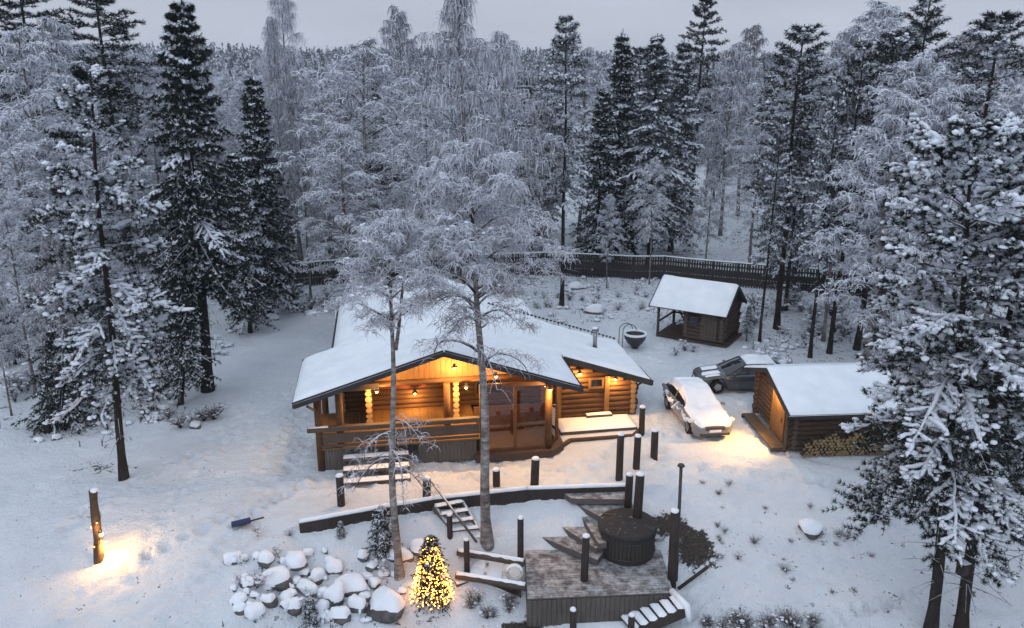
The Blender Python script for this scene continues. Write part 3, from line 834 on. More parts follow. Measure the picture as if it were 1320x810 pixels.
for (a, b, zz) in (((590, 712), (676, 726), -1.05), ((588, 742), (678, 757), -1.3)):
    p, r_ = at(*a, zz), at(*b, zz)
    q_ = MB(); q_.tube([p, (p + r_) / 2 + [0, 0, .02], r_], .13, 12); lo_ = q_.obj('log_rail', M['log_grey'], ld)
    q_ = MB(); n_ = 16; P = p + (r_ - p) * np.linspace(.01, .99, n_)[:, None] + [0, 0, .075]; q_.tube(P, .085 + .02 * rng.random(n_), 8); q_.obj('rail_snow', M['snow'], lo_)
q_ = MB(); q_.prism([(c4[0] - [0, .02, 0])[:2], (c4[1] - [0, .02, 0])[:2], (c4[1] + [0, .1, 0])[:2], (c4[0] + [0, .1, 0])[:2]], -2.4, -1.64); q_.obj('skirting', M['dark'], ld)

def ring(mb, c, Rm, r, tilt=(0, 0), n=28, k=10):
    a = np.linspace(0, 2 * math.pi, n, endpoint=False); b = np.linspace(0, 2 * math.pi, k, endpoint=False)
    A, B = np.meshgrid(a, b, indexing='ij')
    V = np.stack([(Rm + r * np.cos(B)) * np.cos(A), r * np.sin(B) * 1.1, (Rm + r * np.cos(B)) * np.sin(A)], -1).reshape(-1, 3)
    ca, sa = math.cos(tilt[0]), math.sin(tilt[0]); V = np.stack([V[:, 0], V[:, 1] * ca - V[:, 2] * sa, V[:, 1] * sa + V[:, 2] * ca], -1)
    i = np.arange(n)[:, None]; j = np.arange(k)[None]
    f = np.stack([i * k + j, ((i + 1) % n) * k + j, ((i + 1) % n) * k + (j + 1) % k, i * k + (j + 1) % k], -1).reshape(-1, 4)
    return mb.add(V + np.array(c), f, 0, True)
rgp = at(663, 738, -1.15)
o = tag(ring(MB(), (0, 0, 0), .25, .065, (R(-12),)).obj('life_ring', M['ring'], None, rgp), 'pale ring-shaped lifebuoy hanging on the log rail beside the tub deck', 'lifebuoy')
q_ = MB(); a = np.linspace(.1, math.pi - .1, 12); q_.tube(np.stack([.25 * np.cos(a), -.06 + 0 * a, .25 * np.sin(a) + .05], -1), .05, 8); q_.obj('snow_cap', M['snow'], o)

# short cut log by the lit tree
lp = at(595, 757, -1.75)
lg = thing('cut_log', 'short snowy cut log lying right of the lit christmas tree', 'log', tuple(lp), R(25))
q_ = MB(); q_.tube([(-.22, 0, .12), (.22, 0, .12)], .12, 14); q_.obj('bark', M['log_grey'], lg)
q_ = MB(); q_.tube([(-.2, 0, .18), (0, .0, .2), (.2, 0, .18)], .085, 8); q_.obj('snow_layer', M['snow'], lg)

# tub deck
DZ = -1.4
d0, d1, d2, d3 = at(680, 772, DZ), at(868, 764, DZ), at(846, 690, DZ), at(676, 694, DZ)
dk = thing('tub_deck', 'frosty plank deck with vertical board skirting carrying the hot tub', 'deck')
nb = 34
for i in range(0, 1):
    q_ = MB()
    for k in range(nb):
        t0, t1 = k / nb, (k + .93) / nb
        A, B = d0 + (d3 - d0) * t0, d1 + (d2 - d1) * t0; C_, D_ = d1 + (d2 - d1) * t1, d0 + (d3 - d0) * t1
        j = .004 * (k % 3)
        q_.hexa([A - [0, 0, .05], B - [0, 0, .05], C_ - [0, 0, .05], D_ - [0, 0, .05], A + [0, 0, j], B + [0, 0, j], C_ + [0, 0, j], D_ + [0, 0, j]])
    q_.obj('deck_boards', M['decking'], dk)
q_ = MB()
for (p, r_) in ((d0, d1), (d1, d2), (d0, d3)):
    ln = np.linalg.norm(r_ - p); n_ = int(ln / .16)
    for k in range(n_):
        a = p + (r_ - p) * (k / n_) - [0, 0, .06]; b = p + (r_ - p) * ((k + .93) / n_) - [0, 0, .06]
        q_.beam(a - [0, 0, .55], b - [0, 0, .55], .03 + .008 * (k % 3), 1.08)
q_.obj('skirting', M['plank_grey'], dk)

# fan of winder steps
fan = thing('fan_steps', 'fan of five frosty wedge steps turning down behind the hot tub', 'steps')
for poly, z in ((((724, 634), (806, 631), (812, 644), (737, 643)), -.12), (((735, 646), (812, 645), (826, 664), (778, 668)), -.40),
                (((744, 657), (759, 664), (782, 700), (772, 701)), -.66), (((716, 674), (741, 664), (782, 702), (768, 707)), -.9), (((689, 689), (717, 680), (784, 704), (770, 722)), -1.12)):
    q_ = MB(); q_.prism([at(x, y, z)[:2] for x, y in poly], z - .22, z); q_.obj('step', M['decking'], fan)

# hot tub
tc_ = np.array([4.1, 25.62, DZ])
tub = thing('hot_tub', 'round dark wooden hot tub with a dark cover on the deck', 'hot tub', tuple(tc_), .3)
q_ = MB(); n_ = 44
for k in range(n_):
    a0, a1 = 2 * math.pi * k / n_, 2 * math.pi * (k + .9) / n_
    ro, ri = .985, .93
    q_.hexa([(ro * math.cos(a0), ro * math.sin(a0), .06), (ro * math.cos(a1), ro * math.sin(a1), .06), (ri * math.cos(a1), ri * math.sin(a1), .06), (ri * math.cos(a0), ri * math.sin(a0), .06),
             (ro * math.cos(a0), ro * math.sin(a0), 1.08), (ro * math.cos(a1), ro * math.sin(a1), 1.08), (ri * math.cos(a1), ri * math.sin(a1), 1.08), (ri * math.cos(a0), ri * math.sin(a0), 1.08)])
q_.cyl(0, 0, .0, 1.06, .94, 44); q_.obj('staves', M['tubside'], tub)
for z in (.22, .84):
    q_ = MB(); q_.strands(np.array([[(1.0 * math.cos(a), 1.0 * math.sin(a), z) for a in np.linspace(0, 6.2832, 45)]]), .022, 6); q_.obj('hoop', M['black_metal'], tub)
q_ = MB(); rr = np.array([1.05, 1.06, 1.02, .9, .5, .12, .001]); zz = np.array([1.03, 1.10, 1.15, 1.165, 1.20, 1.22, 1.222])
A, I = np.meshgrid(np.linspace(0, 2 * math.pi, 49), np.arange(7)); q_.grid(rr[I] * np.cos(A), rr[I] * np.sin(A), zz[I] + .006 * np.sin(A * 5) * (rr[I] < .95))
q_.obj('cover', M['tublid'], tub)
q_ = MB(); q_.tube([(.98, -.1, .3), (1.3, -.14, .3), (1.42, -.16, .45)], .06, 8); q_.obj('heater_pipe', M['metal'], tub)
for a in (.6, 2.2, 3.9, 5.4): MB().beam((.7 * math.cos(a), .7 * math.sin(a), 1.225), (1.0 * math.cos(a), 1.0 * math.sin(a), 1.165), .05, .012).obj('cover_strap', M['black_metal'], tub)

# stairs to the shore at the lower right of the deck
ls = thing('shore_stairs', 'snow-covered stairs descending from the right front corner of the tub deck', 'stairs')
A0, A1, B0, B1 = at(872, 768, -1.45), at(884, 784, -1.45), at(796, 797, -2.35), at(812, 815, -2.35)
for a, b in ((A0, B0), (A1, B1)):
    q_ = MB(); q_.beam(a - [0, 0, .16], b - [0, 0, .16], .09, .3); q_.obj('stringer', M['dark'], ls)
for i in range(6):
    t_ = (i + .3) / 6; a = A0 + (B0 - A0) * t_; b = A1 + (B1 - A1) * t_; z = a[2]
    dv = nrm((B0 - A0) * [1, 1, 0]) * .165
    q_ = MB(); q_.prism([(a - dv)[:2], (a + dv)[:2], (b + dv)[:2], (b - dv)[:2]], z - .06, z); tr = q_.obj('tread', M['log_dark'], ls)
    q_ = MB(); T, U = np.meshgrid(np.linspace(-1, 1, 8), np.linspace(0, 1, 10)); P = a + (b - a) * U[..., None] + dv * T[..., None] * .96
    dd = np.minimum((1 - np.abs(T)) / .4, np.minimum(U, 1 - U) / .12).clip(0, 1) ** .5
    q_.grid(P[..., 0], P[..., 1], P[..., 2] + .005 + .10 * dd); q_.obj('tread_snow', M['snow'], tr)
q_ = MB(); e0, e1, e2 = at(866, 762, -1.38), at(886, 783, -1.38), at(889, 800, -1.9)
q_.tube([e0, e1 + [0, 0, .04], e2], .11, 10); q_.obj('snowy_rail', M['snow'], ls)
lp_ = thing('shore_landing', 'snowy plank landing below the front skirting of the tub deck', 'landing')
q_ = MB(); c = [at(726, 799, -2.5), at(838, 797, -2.5), at(838, 845, -2.5), at(720, 845, -2.5)]
q_.prism([k[:2] for k in c], -2.62, -2.5); q_.obj('planks', M['log_dark'], lp_)
q_ = MB(); snow_rect(q_, min(k[0] for k in c) + .1, max(k[0] for k in c) - .15, c[2][1] + .0, c[0][1] - .03, -2.5, .09); q_.obj('snow_layer', M['snow'], lp_)

# fallen pole in the scrub right of the deck
pa, pb_ = at_g(874, 762), at_g(912, 738)
q_ = MB(); q_.tube([pa - pa + [0, 0, .08], pb_ - pa + [0, 0, .22]], .06, 8)
o = tag(q_.obj('fallen_pole', M['dark'], None, tuple(pa)), 'dark fallen pole lying on snow right of the tub deck corner', 'pole')
# dark blue shovel left in the snow
p = at_g(312, 677)
sh = thing('snow_shovel', 'dark blue shovel lying half buried in snow above the boulder pile', 'shovel', tuple(p), R(20))
q_ = MB(); X, Y = np.meshgrid(np.linspace(-.35, .3, 8), np.linspace(-.2, .2, 7)); q_.grid(X, Y, .05 + .25 * Y ** 2 * 4 + .08 * (X + .35)); q_.grid(X, Y, .03 + .25 * Y ** 2 * 4 + .08 * (X + .35)); q_.obj('blade', M['blue'], sh)
q_ = MB(); q_.tube([(.28, 0, .1), (.75, .02, .14)], .03, 8); q_.obj('handle', M['dark'], sh)

# ================================================================== FENCES
def fence(pts, h, label, snow=True):
    f = thing('wooden_fence', label, 'fence', group='runs of the dark board fence')
    bm_, rm, sm_ = MB(), MB(), MB()
    L_ = 0
    for (a, b) in zip(pts[:-1], pts[1:]):
        a = np.array(a, float); b = np.array(b, float); ln = np.linalg.norm(b - a); t = (b - a) / ln; nn = np.array([-t[1], t[0]])
        k = 0.0
        while k < ln:
            p = a + t * k; z = hz(p[0], p[1]); w_ = .125 + .01 * math.sin(k * 7)
            p2 = p + t * w_
            hh = h - .05 + .03 * math.sin(k * 5.1)
            o_ = nn * -.05
            bm_.beam((p[0] + o_[0], p[1] + o_[1], z + hh / 2), (p2[0] + o_[0], p2[1] + o_[1], z + hh / 2), .026, hh)
            k += .195
        for zz in (.35, h - .32): rm.beam((*a, hz(*a) + zz), (*b, hz(*b) + zz), .05, .12)
        rm.beam((*(a + nn * -.0), hz(*a) + h), (*(b + nn * -.0), hz(*b) + h), .17, .04)
        for zz in (.35, .9): rm.beam((*(a + nn * .02), hz(*a) + zz), (*(b + nn * .02), hz(*b) + zz), .03, .5)
        n_ = max(6, int(ln / .35)); tt = np.linspace(0, 1, n_)
        P = np.stack([a[0] + (b - a)[0] * tt, a[1] + (b - a)[1] * tt, hz(*a) + (hz(*b) - hz(*a)) * tt + h + .045], -1)
        if snow: sm_.tube(P, .06 + .02 * rng.random(n_), 6)
    bm_.obj('board', M['fence'], f); rm.obj('rail', M['fence'], f)
    if snow: sm_.obj('snow_layer', M['snow'], f)
    for p in pts:
        q = MB(); q.box(p[0] - .07, p[0] + .07, p[1] + .03, p[1] + .17, hz(*p) - .2, hz(*p) + h + .02); q.obj('post', M['fence'], f)
    return f
def line(p0, p1, n): return [tuple(np.array(p0) + (np.array(p1) - np.array(p0)) * i / n) for i in range(n + 1)]
fl0, fl1 = at(262, 376)[:2], at(455, 365)[:2]
fence(line(fl0, fl1, 5), 1.75, 'dark board fence left behind the cabin, between spruce and frosted birches')
fm0, fm1, fm2, fm3 = at(700, 355)[:2], at(856, 360)[:2], at(950, 369)[:2], at(1180, 391)[:2]
fence(line(fl1, fm0, 6), 1.75, 'middle run of dark board fence hidden behind the frosted birches')
fence(line(fm0, fm1, 4), 1.75, 'dark board fence behind the boulder, left of the small hut roof')
fence(line(fm1, fm2, 3)[:] + line(fm2, fm3, 6)[1:], 1.75, 'dark board fence angling right behind the small hut and pine trunks')
p = at(402, 372)[:2]
# ================================================================== SMALL HUT
def hut():
    a = at(838, 390, 2.2)[:2]; b = at(937, 405, 2.2)[:2]
    ux = nrm(b - a); ang = math.atan2(ux[1], ux[0])
    h = thing('log_hut', 'small dark log hut with snowy gable roof and open left porch', 'hut', (a[0], a[1], 0), ang)
    Ln = np.linalg.norm(b - a); W = 3.7; zr0, zp = 2.05, 3.35
    zf = lambda x, y: zr0 + (zp - zr0) * (1 - np.abs(np.asarray(y) - W / 2) / (W / 2))
    r = MB()
    for y0, y1 in ((0, W / 2), (W / 2, W)):
        r.hexa([(0, y0, zf(0, y0) - .1), (Ln, y0, zf(0, y0) - .1), (Ln, y1, zf(0, y1) - .1), (0, y1, zf(0, y1) - .1), (0, y0, zf(0, y0)), (Ln, y0, zf(0, y0)), (Ln, y1, zf(0, y1)), (0, y1, zf(0, y1))])
    for x in (-.03, Ln + .03):
        r.beam((x, -.03, zr0 - .08), (x, W / 2, zp - .04), .05, .2); r.beam((x, W / 2, zp - .04), (x, W + .03, zr0 - .08), .05, .2)
    ro = r.obj('roof', M['fascia'], h)
    s = MB(); snow_rect(s, -.05, Ln + .05, -.05, W + .05, zf, .15, .12, o=2); s.obj('snow_layer', M['snow'], ro)
    wl = MB(); x0, x1, y0, y1 = 2.1, Ln - .35, .55, W - .55
    for p, q in (((x0, y0), (x1, y0)), ((x0, y1), (x1, y1))): logwall(wl, p, q, .25, 2.15, .11, over=.16)
    for x in (x0, x1): logwall(wl, (x, y0), (x, y1), .36, 3.2, .11, over=.16, clip=lambda s: float(zf(0, y0 + s)) - .1)
    wl.obj('log_wall', [M['log_dark'], M['log_grey']], h)
    f = MB()
    for i in range(9): f.box(.3 + i * .48, .3 + i * .48 + .47, .45, W - .4, .12, .2)
    f.obj('porch_floor', M['log_dark'], h)
    for x, y in ((.35, .55), (.35, W - .55), (1.35, W - .6)):
        q = MB(); q.cyl(x, y, 0, float(zf(0, y)) - .1, .085, 10); q.obj('porch_post', M['log_grey'], h)
    q = MB()
    for i in range(5): q.box(3.0 + i * .19, 3.0 + i * .19 + .18, .36, .40 + .004 * (i % 2), .35, 1.9)
    d = q.obj('door', M['log_grey'], h)
    q = MB(); q.cyl(3.12, .33, 1.05, 1.25, .02, 6); q.obj('handle', M['black_metal'], d)
    q = MB(); q.box(3.45, 4.25, .375, .42, .95, 1.75) if False else q.box(2.3, 2.8, .375, .41, 1.05, 1.65); q.obj('window', M['carglass'], h)
    q = MB(); q.beam((.35, .55, .95), (.35, W - .55, .95), .07, .1); q.beam((.4, W - .55, .9), (2.0, W - .55, .9), .07, .1); q.beam((1.4, W - .8, .2), (.6, W - .8, 1.3), .08, .08); q.obj('railing', M['log_dark'], h)
    return h
HUT = hut()

# ================================================================== SHED WITH FIREWOOD
def shed():
    a = np.array([11.02, 29.85]); ux = np.array([math.cos(R(2)), math.sin(R(2))])
    h = thing('wood_shed', 'small log shed with white roof, lit plank door and stacked firewood', 'shed', (a[0], a[1], 0), R(4))
    Ln, W, z0, zp = 5.2, 5.4, 2.02, 2.95
    zf = lambda x, y: z0 + (zp - z0) * (1 - np.abs(np.asarray(y) - W / 2) / (W / 2))
    r = MB()
    for y0, y1 in ((0, W / 2), (W / 2, W)):
        r.hexa([(0, y0, zf(0, y0) - .12), (Ln, y0, zf(0, y0) - .12), (Ln, y1, zf(0, y1) - .12), (0, y1, zf(0, y1) - .12), (0, y0, zf(0, y0)), (Ln, y0, zf(0, y0)), (Ln, y1, zf(0, y1)), (0, y1, zf(0, y1))])
    for x in (-.03, Ln + .03):
        r.beam((x, -.03, z0 - .06), (x, W / 2, zp - .02), .05, .2); r.beam((x, W / 2, zp - .02), (x, W + .03, z0 - .06), .05, .2)
    r.beam((0, -.03, z0 - .06), (Ln, -.03, z0 - .06), .04, .16)
    ro = r.obj('roof', M['fascia'], h)
    s = MB(); snow_rect(s, -.05, Ln + .05, -.06, W + .05, zf, .15, .1, o=6, rib='x'); s.obj('snow_layer', M['snow'], ro)
    x0, x1, y0, y1 = .55, Ln - .4, .75, W - .75
    w_ = MB()
    for p, q in (((x0, y0), (x1, y0)), ((x0, y1), (x1, y1))): logwall(w_, p, q, .12, 2.1, .115, over=.2)
    for x in (x0, x1): logwall(w_, (x, y0), (x, y1), .23, 3.1, .115, over=.2, clip=lambda s: float(zf(0, y0 + s)) - .14)
    w_.obj('log_wall', [M['log_shed'], M['log_grey']], h)
    d = MB()
    for i in range(7): d.box(x0 - .19, x0 - .15 - .006 * (i % 2), 1.35 + i * .17, 1.35 + i * .17 + .163, .25, 2.1)
    do = d.obj('door', M['plank'], h)
    q = MB(); q.box(x0 - .25, x0 - .19, 1.3, 2.6, 2.12, 2.2); q.box(x0 - .22, x0 - .14, 1.24, 1.33, .2, 2.12); q.box(x0 - .22, x0 - .14, 2.56, 2.65, .2, 2.12); q.obj('door_frame', M['plank'], do)
    q = MB(); q.cyl(x0 - .23, 1.48, 1.05, 1.25, .018, 6); q.obj('handle', M['black_metal'], do)
    pl = MB()
    for i in range(4): pl.box(x0 - .78 + i * .145, x0 - .78 + i * .145 + .135, .9, W - .9, .12, .19)
    pl.box(x0 - .8, x0 - .2, .9, 1.0, 0, .118); pl.box(x0 - .8, x0 - .2, W - 1.0, W - .9, 0, .118)
    po = pl.obj('door_platform', M['log_grey'], h)
    pr = MB(); pr.tube([(x0 - .3, .7, .1), (x0 - .3, .7, 1.95)], .08, 10); pr.obj('porch_post', M['log_grey'], h)
    ob = wall_lamp(h, (x0 - .26, 2.0, 2.32), 130, lo=(-.2, 0, -.1))
    lamp('lamp_beam', ob, (x0 - .55, 2.0, 2.2), 640, color=(1, .48, .12), r=.06, kind='SPOT', spot=R(86), rot=(R(-8), R(36), 0))
    return h, a, x0, y0, x1
SHED, sa, sx0, sy0, sx1 = shed()
fw = thing('firewood_stack', 'stack of split firewood against the front log wall of the shed', 'firewood', (sa[0], sa[1], 0), R(4))
q_ = MB(); ce = MB()
r_ = np.random.default_rng(5)
for iz in range(8):
    for ix in range(24):
        x = .95 + ix * .165 + .08 * (iz % 2) + r_.normal() * .015; z = .08 + iz * .125
        if z > 1.05 - .25 * abs(math.sin(ix * .5)) or x > sx1 - .1 or (iz > 4 and ix < iz - 3): continue
        rr = .062 + r_.random() * .02; n_ = int(r_.integers(3, 6)); an = np.sort(r_.random(n_) * .8 + np.arange(n_) * 6.283 / n_)
        yf = .30 + r_.random() * .06
        ring_ = np.stack([x + rr * 1.25 * np.cos(an), 0 * an, z + rr * 1.1 * np.sin(an)], -1)
        f0 = ring_ + [0, yf, 0]; f1 = ring_ + [0, .6, 0]
        q_.add(np.concatenate([f0, f1]), [[i, (i + 1) % n_, n_ + (i + 1) % n_, n_ + i] for i in range(n_)], 0, False)
        q_.add(f0, [list(range(n_))], 1, False)
M['wood_end'] = wood('split_wood', (.16, .105, .05), (.34, .24, .12), (3, 3, 3), scale=3)
q_.obj('split_logs', [M['log_grey'], M['wood_end']], fw)

# ================================================================== CARS
def car(label, loc, ang, m, snow_full, snow_t=.09):
    c = thing('parked_car', label, 'car', loc, ang, 'cars parked on the snowy drive')
    # x forward; stations: x, half width, sill z, belt z
    ST = np.array([(2.34, .55, .34, .58), (2.28, .74, .27, .66), (2.1, .86, .22, .73), (1.7, .91, .2, .80), (1.0, .92, .2, .88), (.2, .92, .2, .92), (-.8, .92, .2, .94), (-1.6, .91, .22, .96), (-2.1, .87, .26, .98), (-2.28, .78, .32, .96), (-2.36, .62, .4, .86)])
    xs = np.concatenate([np.linspace(2.34, 1.9, 8), np.linspace(1.8, -1.9, 30), np.linspace(-2.0, -2.36, 7)])
    hw = np.interp(-xs, -ST[:, 0], ST[:, 1]); sz = np.interp(-xs, -ST[:, 0], ST[:, 2]); bz = np.interp(-xs, -ST[:, 0], ST[:, 3])
    def sec(i):
        w_, s_, b_ = hw[i], sz[i], bz[i]
        pts = [(w_ * .9, s_), (w_ * .99, s_ + (b_ - s_) * .25), (w_ * 1.0, s_ + (b_ - s_) * .55), (w_ * .985, b_ - .06), (w_ * .93, b_), (w_ * .6, b_ + .03), (0, b_ + .045)]
        # wheel arches: lift the sill
        for wx in (1.42, -1.38):
            d = abs(xs[i] - wx)
            if d < .40:
                hgt = math.sqrt(.40 ** 2 - d * d) + .30
                pts = [(p[0] * (.9 if p[1] < hgt else 1), max(p[1], min(hgt, b_ - .08))) if k < 3 else p for k, p in enumerate(pts)]
        return [(xs[i], y, z) for y, z in pts] + [(xs[i], -y, z) for y, z in pts[-2::-1]]
    V = np.array([sec(i) for i in range(len(xs))]); k = V.shape[1]
    b = MB(); i = np.arange(len(xs) - 1)[:, None] * k + np.arange(k - 1)[None]
    b.add(V.reshape(-1, 3), np.stack([i, i + 1, i + k + 1, i + k], -1).reshape(-1, 4), 0, True)
    b.add(V[0], [list(range(k))], 0, False); b.add(V[-1], [list(range(k))[::-1]], 0, False)
    body = b.obj('body', M[m], c)
    # cabin
    GX_ = np.array([1.02, .55, .1, -.3, -.9, -1.35, -1.75, -2.08]); GT = np.array([.90, 1.17, 1.385, 1.43, 1.43, 1.40, 1.24, .98]); GB = np.interp(-GX_, -ST[:, 0], ST[:, 3]) - .01
    GW = np.array([.80, .83, .84, .85, .85, .84, .80, .72]); TWd = np.array([.78, .68, .60, .59, .58, .57, .60, .68])
    g = MB(); rows = []
    for x, t, bb, wb, wt in zip(GX_, GT, GB, GW, TWd):
        t = max(t, bb + .02); rows.append([(x, wb, bb), (x, wt + (wb - wt) * .3, bb + (t - bb) * .7), (x, wt, t - .035), (x, wt * .8, t), (x, 0, t + .015), (x, -wt * .8, t), (x, -wt, t - .035), (x, -wt - (wb - wt) * .3, bb + (t - bb) * .7), (x, -wb, bb)])
    V = np.array(rows); k = 9; i = np.arange(len(rows) - 1)[:, None] * k + np.arange(k - 1)[None]
    g.add(V.reshape(-1, 3), np.stack([i, i + 1, i + k + 1, i + k], -1).reshape(-1, 4), 0, True)
    g.obj('windows', M['carglass'], c)
    rf = MB()
    sub = V[2:6].copy(); sub[:, 1:8, 2] += .012; sub = sub[:, 2:7]
    i = np.arange(3)[:, None] * 5 + np.arange(4)[None]; rf.add(sub.reshape(-1, 3), np.stack([i, i + 1, i + 6, i + 5], -1).reshape(-1, 4), 0, True)
    for s in (1, -1):
        for seg in (((1.0, .80 * s, .90), (.1, .605 * s, 1.37)), ((-1.35, .58 * s, 1.38), (-2.05, .70 * s, .98)), ((-.42, .855 * s, .93), (-.48, .60 * s, 1.4)), ((.1, .605 * s, 1.375), (-1.35, .58 * s, 1.385))):
            rf.beam(seg[0], seg[1], .06, .05)
    rf.obj('roof_frame', M[m], c)
    for s in (1, -1):
        for wx in (1.42, -1.38):
            t = MB(); t.tube([(wx, .68 * s, .325), (wx, .90 * s, .325)], .325, 22); to = t.obj('wheel', M['rubber'], c)
            t = MB(); t.tube([(wx, .89 * s, .325), (wx, .908 * s, .325)], .17, 12)
            for a in np.arange(5) * 1.2566: t.beam((wx, .905 * s, .325), (wx + .215 * math.cos(a), .905 * s, .325 + .215 * math.sin(a)), .02, .055, up=(0, 1, 0))
            t.obj('rim', M['rim'], to)
        q = MB(); q.hexa([(2.14, .60 * s, .56), (2.30, .50 * s, .57), (2.30, .50 * s, .68), (2.12, .62 * s, .70), (2.02, .84 * s, .58), (2.03, .84 * s, .60), (2.03, .83 * s, .71), (1.99, .84 * s, .72)]); q.obj('headlight', M['lens'], c)
        q = MB(); q.bbox(-2.36, -2.2, min(.5 * s, .82 * s), max(.5 * s, .82 * s), .72, .9, 0, .03); q.obj('tail_light', M['tail'], c)
        q = MB(); q.bbox(.58, .72, min(.90 * s, 1.08 * s), max(.90 * s, 1.08 * s), .93, 1.06, 0, .04); q.obj('mirror', M[m], c)
        q = MB()
        for x in (-.28, -1.12): q.beam((x - .1, .935 * s, .80), (x + .1, .935 * s, .80), .03, .03)
        q.obj('door_handles', M['black_metal'], c)
    q = MB(); q.bbox(2.26, 2.36, -.42, .42, .50, .68, 0, .03); q.obj('grille', M['black_metal'], c)
    q = MB(); q.bbox(2.24, 2.35, -.66, .66, .26, .40, 0, .03); q.obj('air_intake', M['black_metal'], c)
    q = MB(); q.box(2.362, 2.375, -.26, .26, .44, .55); q.obj('number_plate', M['white_plate'], c)
    # snow lying on it
    nx, ny = 64, 25
    X, U = np.meshgrid(np.linspace(2.30 if snow_full else .02, -2.3 if snow_full else -1.5, nx), np.linspace(-1, 1, ny))
    top = np.interp(-X, -GX_, GT, left=0, right=0); bzx = np.interp(-X, -xs, bz) + .04; hwx = np.interp(-X, -xs, hw)
    gw = np.interp(-X, -GX_, TWd, left=.5, right=.5)
    wid = np.where(top > bzx + .12, np.where(snow_full, np.maximum(gw + .06, hwx * .78), gw * .98), hwx * .93) if snow_full else gw * 1.0
    Y = U * wid
    Z = np.maximum(bzx, top)
    on = np.abs(Y) < gw + .02
    Z = np.where((top > bzx) & ~on, bzx + (top - bzx) * np.clip(1 - (np.abs(Y) - gw) / .22, 0, 1), Z)
    ed = np.clip((1 - np.abs(U)) / .18, 0, 1) ** .5 * np.clip(np.minimum(X - X.min(), X.max() - X) / .15, 0, 1) ** .5
    Z = Z - .02 + (snow_t + .02) * ed * (.75 + .5 * vnoise(X, Y, .35, 4))
    sm = MB(); sm.grid(X, Y, Z); sm.obj('snow_layer', M['snow'], c)
    if not snow_full:
        for x0, x1, y0, y1 in ((1.15, 1.95, -.7, -.2), (1.2, 2.1, .0, .45), (1.3, 2.0, .5, .75), (-2.25, -2.05, -.6, .6)):
            q = MB(); snow_rect(q, x0, x1, y0, y1, lambda X_, Y_: np.interp(-X_, -xs, bz) + .03, .05, .1); q.obj('snow_patch', M['snow'], c)
    else:
        for s in (1, -1):                              # clinging patches along the flanks
            q = MB(); n_ = 26; x = rng.uniform(-2.1, 1.9, n_); q.blobs(np.stack([x, s * (np.interp(-x, -xs, hw) - .005), rng.uniform(.62, .88, n_)], -1), np.stack([rng.uniform(.08, .24, n_), np.full(n_, .025), rng.uniform(.05, .12, n_)], -1), amp=.3)
            V_ = q; q2 = MB()
            q.obj('clinging_snow', M['snow'], c)
    return c
car('silver car buried under snow, parked facing the viewer left of the lit shed door', (8.28, 34.0, 0.02), R(-82), 'car_silver', True, .13)
car('dark grey car with snowy roof, half hidden behind the shed roof corner', (11.45, 38.05, 0.02), R(181), 'car_grey', False, .10)

# ================================================================== PLUNGE TUB, BOULDERS, STONES
p = at(818, 449, 0)
bt = thing('plunge_tub', 'round black basin with snowy rim and two arched rails behind the cabin wing', 'basin', tuple(p))
q_ = MB(); prof = [(.18, .0), (.24, .15), (.45, .35), (.60, .62), (.64, .85), (.56, .86), (.50, .6), (.01, .55)]
A, I = np.meshgrid(np.linspace(0, 2 * math.pi, 33), np.arange(len(prof))); pr_ = np.array(prof); q_.grid(pr_[I, 0] * np.cos(A), pr_[I, 0] * np.sin(A), pr_[I, 1]); q_.obj('basin', M['black_metal'], bt)
q_ = MB(); q_.strands(np.array([[(.6 * math.cos(a), .6 * math.sin(a), .87) for a in np.linspace(0, 6.2832, 33)]]), .075, 8); q_.obj('snow_rim', M['snow'], bt)
for s in (0, .22):
    q_ = MB(); a = np.linspace(math.pi, .15, 12); P = np.stack([-.55 + .38 * np.cos(a) + s * .8, -.15 - s + 0 * a, 1.15 + .38 * np.sin(a)], -1)
    q_.tube(np.concatenate([[[-.93 + s * .8, -.15 - s, 0]], P]), .022, 7); q_.obj('handrail', M['black_metal'], bt)

GROUPB = 'snow capped boulders of the rock pile'
def boulder(px, py, wpx, label, group=None, asp=.85, cap=1.0, name='boulder'):
    c = at_g(px, py + wpx * .25)
    zc = c[1] * math.cos(PITCH) - (c[2] - CH) * math.sin(PITCH); wm = wpx * zc / F / 2 * 1.03
    o = thing(name, label, 'boulder', (c[0], c[1], c[2]), rng.uniform(-.5, .5), group)
    sc = np.array([wm, wm * rng.uniform(.75, .95), wm * asp * .92])
    sd = int(rng.integers(1e6))
    def stone():
        rs_ = np.random.default_rng(sd); q = MB(); q.blobs([(0, 0, 0)], [(1, 1, 1)], amp=.26, lod=2, rg=rs_)
        V = q.v[0]
        for _ in range(7):
            n = nrm(rs_.normal(size=3) * [1, 1, .8]); sd_ = V @ n - rs_.uniform(.62, .9); V -= np.maximum(sd_, 0)[:, None] * n * .9
        V *= sc; V[:, 2] += sc[2] * .16
        return q
    q = stone(); q.obj('rock', M['rock'], o)
    q = stone(); V = q.v[0]; nz_ = V[:, 2] / sc[2] - .16
    up = np.clip((nz_ - .10 + .25 * (cap - 1)) / .38, 0, 1); up = up * up * (3 - 2 * up)
    V *= np.where(up > .01, 1.0, .9)[:, None]
    V[:, :2] *= (1 + .05 * np.sin(up * math.pi))[:, None]; V[:, 2] += up * (.07 * cap + .10 * wm) - (1 - up) * .05
    q.obj('snow_cap', M['snow'], o)
    return o
